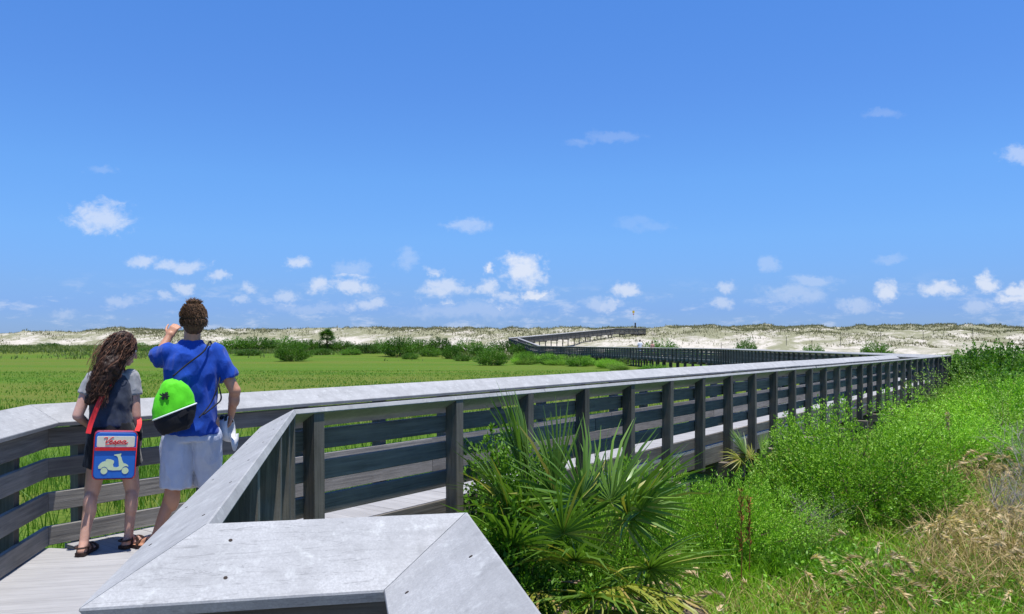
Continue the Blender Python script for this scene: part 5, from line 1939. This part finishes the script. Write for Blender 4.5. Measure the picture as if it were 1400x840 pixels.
sh = [loft([((0, 0, .78), .196, .128, 0), ((0, 0, .85), .180, .118, 0), ((0, 0, .97), .150, .095, 0)], 30, 2.5),
      capsule((-.098, 0, .80), .116, (-.112, .015, .435), .110, flat1=True), capsule((.098, 0, .80), .116, (.112, .13, .435), .108, flat1=True)]
put('shorts', fuse(sh, .0085, 3, wrinkle=.011, wscale=9, seed=7, stretch=(1.3, 1, .45)), M_SHORTS, MN)
pk = MB()
for q in (-1, 1):
    pass
# hair
hm = [ellip(HP2(0, -.020, .036), (.084, .104, .098), HR2), ellip(HP2(0, -.052, -.025), (.076, .062, .080), HR2), ellip(HP2(0, .012, .062), (.074, .086, .072), HR2)]
put('hair', fuse(hm, .006, 2, wrinkle=.004, wscale=40, seed=3), M_HAIRM, MN)
rr = random.Random(23)
ha, hb = MB(), MB()
for k in range(2600):
    th_ = rr.uniform(-PI, PI); ph = math.acos(rr.uniform(-.45, 1))
    q = Vector((math.sin(th_) * math.sin(ph) * .082, -math.cos(th_) * math.sin(ph) * .104 - .02, math.cos(ph) * .098 + (.036 if ph < 1.57 else .02)))
    if q.y > .05 and q.z < .05: continue
    p0 = HP2(*q)
    nrm = (HR2 @ Vector((q.x / .084, q.y / .104, (q.z - .036) / .1))).normalized()
    comb_ = Vector((rr.gauss(0, .22) + .25, rr.gauss(0, .22) + (.45 if ph < .7 else -.1), (.05 if ph < .6 else -.9)))
    L = rr.uniform(.020, .034) * (1.15 if ph < .6 else 1)
    d = (nrm * (.35 if ph < .7 else .12) + comb_ * .8).normalized()
    e = p0 + d * L
    m_ = p0 + (nrm * .6 + d * .6).normalized() * L * .5
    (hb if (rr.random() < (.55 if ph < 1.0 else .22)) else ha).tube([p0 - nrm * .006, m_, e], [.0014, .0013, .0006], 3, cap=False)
o = ha.obj('hair_strands', M_HAIRM, MN); o['kind'] = 'stuff'
o = hb.obj('hair_strands', M_HAIRM2, MN); o['kind'] = 'stuff'

# ---------------------------------------------------------------- drawstring backpack
M_GREEN = cloth_mat('lime nylon', (.10, .62, .015), .08, 700, 10, .35, .6, .1)
M_BLKN = cloth_mat('black nylon', (.012, .012, .014), .25, 700, 10, .4, .6, .1)
M_CORD = plain_mat('black cord', (.015, .015, .018), .7, .2, .2)
M_PIPEW = plain_mat('pale piping', (.70, .74, .70), .6, .3, .05)
Rm = Matrix.Rotation(MRZ, 4, 'Z')
bp_l = Vector((mx, my, 0)) + Rm @ Vector((-.090, -.205, .87))
BP = thing('backpack', bp_l, 'lime green and black drawstring backpack hanging low on the man\'s back', 'backpack')
BP.rotation_euler = (math.radians(-4), math.radians(-9), MRZ); BP.scale = (.87, .80, .92)
prof = [(.0, .085, .045), (.02, .125, .07), (.06, .152, .086), (.11, .166, .094), (.155, .170, .095)]
low = [((0, 0, z), w_, d_, 0) for z, w_, d_ in prof]
hi_ = [((0, 0, z), w_, d_, 0) for z, w_, d_ in ((.155, .170, .095), (.23, .166, .092), (.31, .138, .083), (.36, .095, .072), (.395, .055, .05), (.41, .03, .03))]


def wrinkled(sections, name, mat, parent, seed, amp):
    vs, fs = loft(sections, 40, 2.25)
    mb = MB(); mb.add(vs, fs)
    me = mb.mesh(name, None)
    bm = bmesh.new(); bm.from_mesh(me)
    bmesh.ops.recalc_face_normals(bm, faces=bm.faces)
    bmesh.ops.subdivide_edges(bm, edges=[e for e in bm.edges if abs(e.verts[0].co.z - e.verts[1].co.z) > 1e-4], cuts=3)
    bm.to_mesh(me); bm.free()
    for v in me.vertices:
        a = math.atan2(v.co.y, v.co.x)
        t = v.co.z / .41
        q = mnoise.noise(Vector((a * 2.2 + seed, t * 3.0, seed))) + .6 * mnoise.noise(Vector((a * 6, t * 4, seed * 2)))
        r_ = Vector((v.co.x, v.co.y, 0))
        if r_.length > 1e-4: v.co += r_.normalized() * q * amp
        v.co.z += .035 * v.co.x / .17 * (1 if .02 < t < .9 else .3) + .010 * mnoise.noise(Vector((a * 3, seed, t * 5)))
    for p in me.polygons: p.use_smooth = True
    me.materials.append(mat)
    return link(name, me, parent)


lowo = wrinkled(low, 'black_base', M_BLKN, BP, 1.0, .012)
upo = wrinkled(hi_, 'green_top', M_GREEN, BP, 2.0, .012)
mb = MB()
pts = []
for k in range(41):
    t = 2 * PI * k / 40
    ct, st_ = math.cos(t), math.sin(t)
    x = math.copysign(abs(ct) ** .89, ct) * .175; y = math.copysign(abs(st_) ** .89, st_) * .100
    pts.append((x, y, .155 + .035 * x / .17))
mb.tube(pts, .006, 6); mb.obj('piping', M_PIPEW, BP, True)
# small dark print on the green top
PR_ = [[(-.5, .3), (.0, .45), (.6, .3)], [(-.5, -.1), (.1, .05), (.7, -.05)], [(-.25, -.5), (-.1, .1), (-.2, .7)], [(.25, -.5), (.3, .1), (.25, .7)], [(-.6, .6), (-.2, .2), (.5, -.4)], [(-.4, -.4), (.2, .3), (.55, .7)]]
mbp = MB()
for L in PR_:
    S = []
    for i in range(len(L) - 1):
        for k in range(4):
            t = k / 4
            S.append((L[i][0] * (1 - t) + L[i + 1][0] * t, L[i][1] * (1 - t) + L[i + 1][1] * t))
    S.append(L[-1])
    P = []
    for x, z in S:
        X = -.055 + x * .052; Z = .295 + z * .045
        zz = [s_[0][2] for s_ in hi_]
        wx = np.interp(Z, zz, [s_[1] for s_ in hi_]); dy = np.interp(Z, zz, [s_[2] for s_ in hi_])
        P.append(Vector((X, -dy * max(0, 1 - abs(X / wx) ** 2.25) ** (1 / 2.25) - .010, Z - .012)))
    mbp.tube(P, .0055, 5)
mbp.obj('printed_mark', M_CORD, BP)
Mi2 = (Matrix.Translation(bp_l) @ BP.rotation_euler.to_matrix().to_4x4() @ Matrix.Diagonal((.87, .80, .92, 1))).inverted() @ (Matrix.Translation(Vector((mx, my, 0))) @ Rm)
def cord(name, pts, rad):
    pts = [Vector(p) for p in pts]; S = []
    for i in range(len(pts) - 1):
        p0, p1, p2, p3 = pts[max(i - 1, 0)], pts[i], pts[i + 1], pts[min(i + 2, len(pts) - 1)]
        for k in range(6):
            t = k / 6
            S.append(.5 * ((2 * p1) + (-p0 + p2) * t + (2 * p0 - 5 * p1 + 4 * p2 - p3) * t * t + (-p0 + 3 * p1 - 3 * p2 + p3) * t ** 3))
    S.append(pts[-1])
    mb = MB(); mb.tube([Mi2 @ p for p in S], rad, 6)
    return mb.obj(name, M_CORD, BP, True)


cord('cord', [(-.125, -.20, 1.265), (-.03, -.165, 1.35), (.08, -.142, 1.44), (.125, -.07, 1.515), (.14, .06, 1.48), (.17, .14, 1.3), (.20, .12, 1.15), (.205, -.02, 1.08), (.155, -.145, 1.04), (.08, -.21, .985)], .007)
cord('cord', [(.205, .03, 1.30), (.185, -.118, 1.20), (.13, -.150, 1.06), (.05, -.215, .965)], .006)
mb = MB(); mb.box((.105, -.088, .10), (.075, .02, .04), Matrix.Rotation(-.4, 4, 'Y')); mb.obj('corner_tab', M_BLKN, BP)

# ---------------------------------------------------------------- white cap in his right hand
M_CAPW = cloth_mat('white cap cotton', (.74, .74, .73), .05, 800, 14, .3)
M_CAPD = plain_mat('black strap', (.02, .02, .022), .6, .3, .2)
cl_ = Vector((mx, my, 0)) + Rm @ Vector((.285, .10, .845))
CAPO_ = thing('cap', cl_, 'white baseball cap with black strap held in the man\'s right hand', 'cap')
CAPO_.rotation_euler = (math.radians(-98), math.radians(8), MRZ + math.radians(68))
dome = []
for i in range(8):
    t = PI / 2 * i / 8
    dome.append(((0, 0, .11 * math.sin(t)), .088 * math.cos(t) + .003, .100 * math.cos(t) + .003, 0))
vs, fs = loft(dome, 28, 2.0)
mb = MB(); mb.add(vs, fs[:-2] + [fs[-1]]); cr = mb.obj('crown', M_CAPW, CAPO_, True)
md = cr.modifiers.new('t', 'SOLIDIFY'); md.thickness = .003
mb = MB()
n_ = 14
top, bot = [], []
for k in range(n_ + 1):
    a = PI * (.12 + .76 * k / n_)
    ix, iy = .088 * math.cos(a), .100 * math.sin(a)
    ox, oy = .094 * math.cos(a), .100 * math.sin(a) + .075 * math.sin(PI * k / n_) ** .7
    dz = -.018 * (math.cos(a) ** 2)
    top += [Vector((ix, iy, .002 + dz * .3)), Vector((ox, oy, -.004 + dz))]
N2 = len(top)
vs = top + [p - Vector((0, 0, .004)) for p in top]
fs = []
for k in range(n_):
    a, b, c_, d_ = 2 * k, 2 * k + 1, 2 * k + 3, 2 * k + 2
    fs += [(a, b, c_, d_), (a + N2, d_ + N2, c_ + N2, b + N2), (b, b + N2, c_ + N2, c_)]
mb.add(vs, fs); mb.obj('brim', M_CAPW, CAPO_, True)
mb = MB(); mb.tube([(.075, -.06, .012), (.045, -.092, .02), (0, -.104, .025), (-.045, -.092, .02), (-.075, -.06, .012)], .012, 6); mb.obj('back_strap', M_CAPD, CAPO_, True)
mb = MB(); mb.tube([(-.05, -.085, .05), (-.02, -.10, .06), (.02, -.10, .06), (.05, -.085, .05)], .016, 6); mb.obj('dark_badge', M_CAPD, CAPO_, True)

# ---------------------------------------------------------------- two far walkers
M_SHW = cloth_mat('white shirt', (.78, .78, .78), .04)
M_SKIN_P = skin_mat('sunburnt skin', (.60, .32, .24))
M_DARKH = plain_mat('dark hat', (.03, .03, .035), .8)


def far_walker(u, Y, label, shirt, hat, height=1.74):
    s = height / 1.74
    o = thing('person', (at(u, Y), Y, 0), label, 'person', rz=.4)
    o.scale = (s, s, s)
    b = [capsule((-.09, 0, .9), .095, (-.10, .1, .48), .06), capsule((.09, 0, .9), .095, (.10, -.08, .48), .06), capsule((-.10, .1, .48), .056, (-.10, .06, .08), .036), capsule((.10, -.08, .48), .056, (.10, -.24, .10), .036),
         loft([((0, 0, .84), .165, .11, 0), ((0, 0, 1.05), .15, .10, 0), ((0, 0, 1.3), .185, .11, 0), ((0, 0, 1.43), .17, .085, 0), ((0, 0, 1.5), .07, .06, 0)]), capsule((0, 0, 1.45), .06, (0, .01, 1.6), .055),
         capsule((-.2, 0, 1.41), .055, (-.26, .03, 1.13), .045), capsule((.2, 0, 1.41), .055, (.26, -.03, 1.13), .045), capsule((-.26, .03, 1.13), .042, (-.24, .14, .92), .03), capsule((.26, -.03, 1.13), .042, (.25, .05, .92), .03)]
    hs3, R3, P3 = head_shapes((0, .02, 1.63), (0, 1, 0))
    b += hs3 + foot((-.10, .06, .08), (-.10, .24, .022))[0] + foot((.10, -.24, .10), (.10, -.06, .022))[0]
    b += hand((-.24, .14, .92), (0, .3, -1), (-1, 0, 0), 1, .4) + hand((.25, .05, .92), (0, .3, -1), (1, 0, 0), -1, .4)
    put('body', fuse(b, .011, 3), M_SKIN_P, o)
    if shirt:
        put('shirt', fuse([loft([((0, 0, .85), .2, .14, 0), ((0, 0, 1.1), .185, .135, 0), ((0, 0, 1.36), .215, .13, 0), ((0, 0, 1.46), .15, .1, 0), ((0, 0, 1.5), .08, .07, 0)]), capsule((-.17, 0, 1.4), .085, (-.25, .02, 1.2), .085, flat1=True), capsule((.17, 0, 1.4), .085, (.25, -.02, 1.2), .085, flat1=True)], .013, 3, wrinkle=.008, wscale=9), shirt, o)
    put('shorts', fuse([loft([((0, 0, .8), .2, .14, 0), ((0, 0, .97), .175, .12, 0)]), capsule((-.1, 0, .84), .12, (-.105, .06, .5), .11, flat1=True), capsule((.1, 0, .84), .12, (.105, -.04, .5), .11, flat1=True)], .013, 3, wrinkle=.008, wscale=9, seed=2), M_SHORTS, o)
    hh = MB()
    vs, fs = ellip((0, 0, 1.685), (.098, .112, .085)); hh.add(vs, fs)
    hh.obj('hat' if hat else 'hair', M_DARKH if hat else M_HAIRM2, o, True)
    return o


far_walker(875, 96.5, 'distant walker in white shirt and dark hat behind the far railing', M_SHW, True, 1.95)
far_walker(892, 95.0, 'distant bare-shouldered walker just right of the one in white', None, False, 1.72)
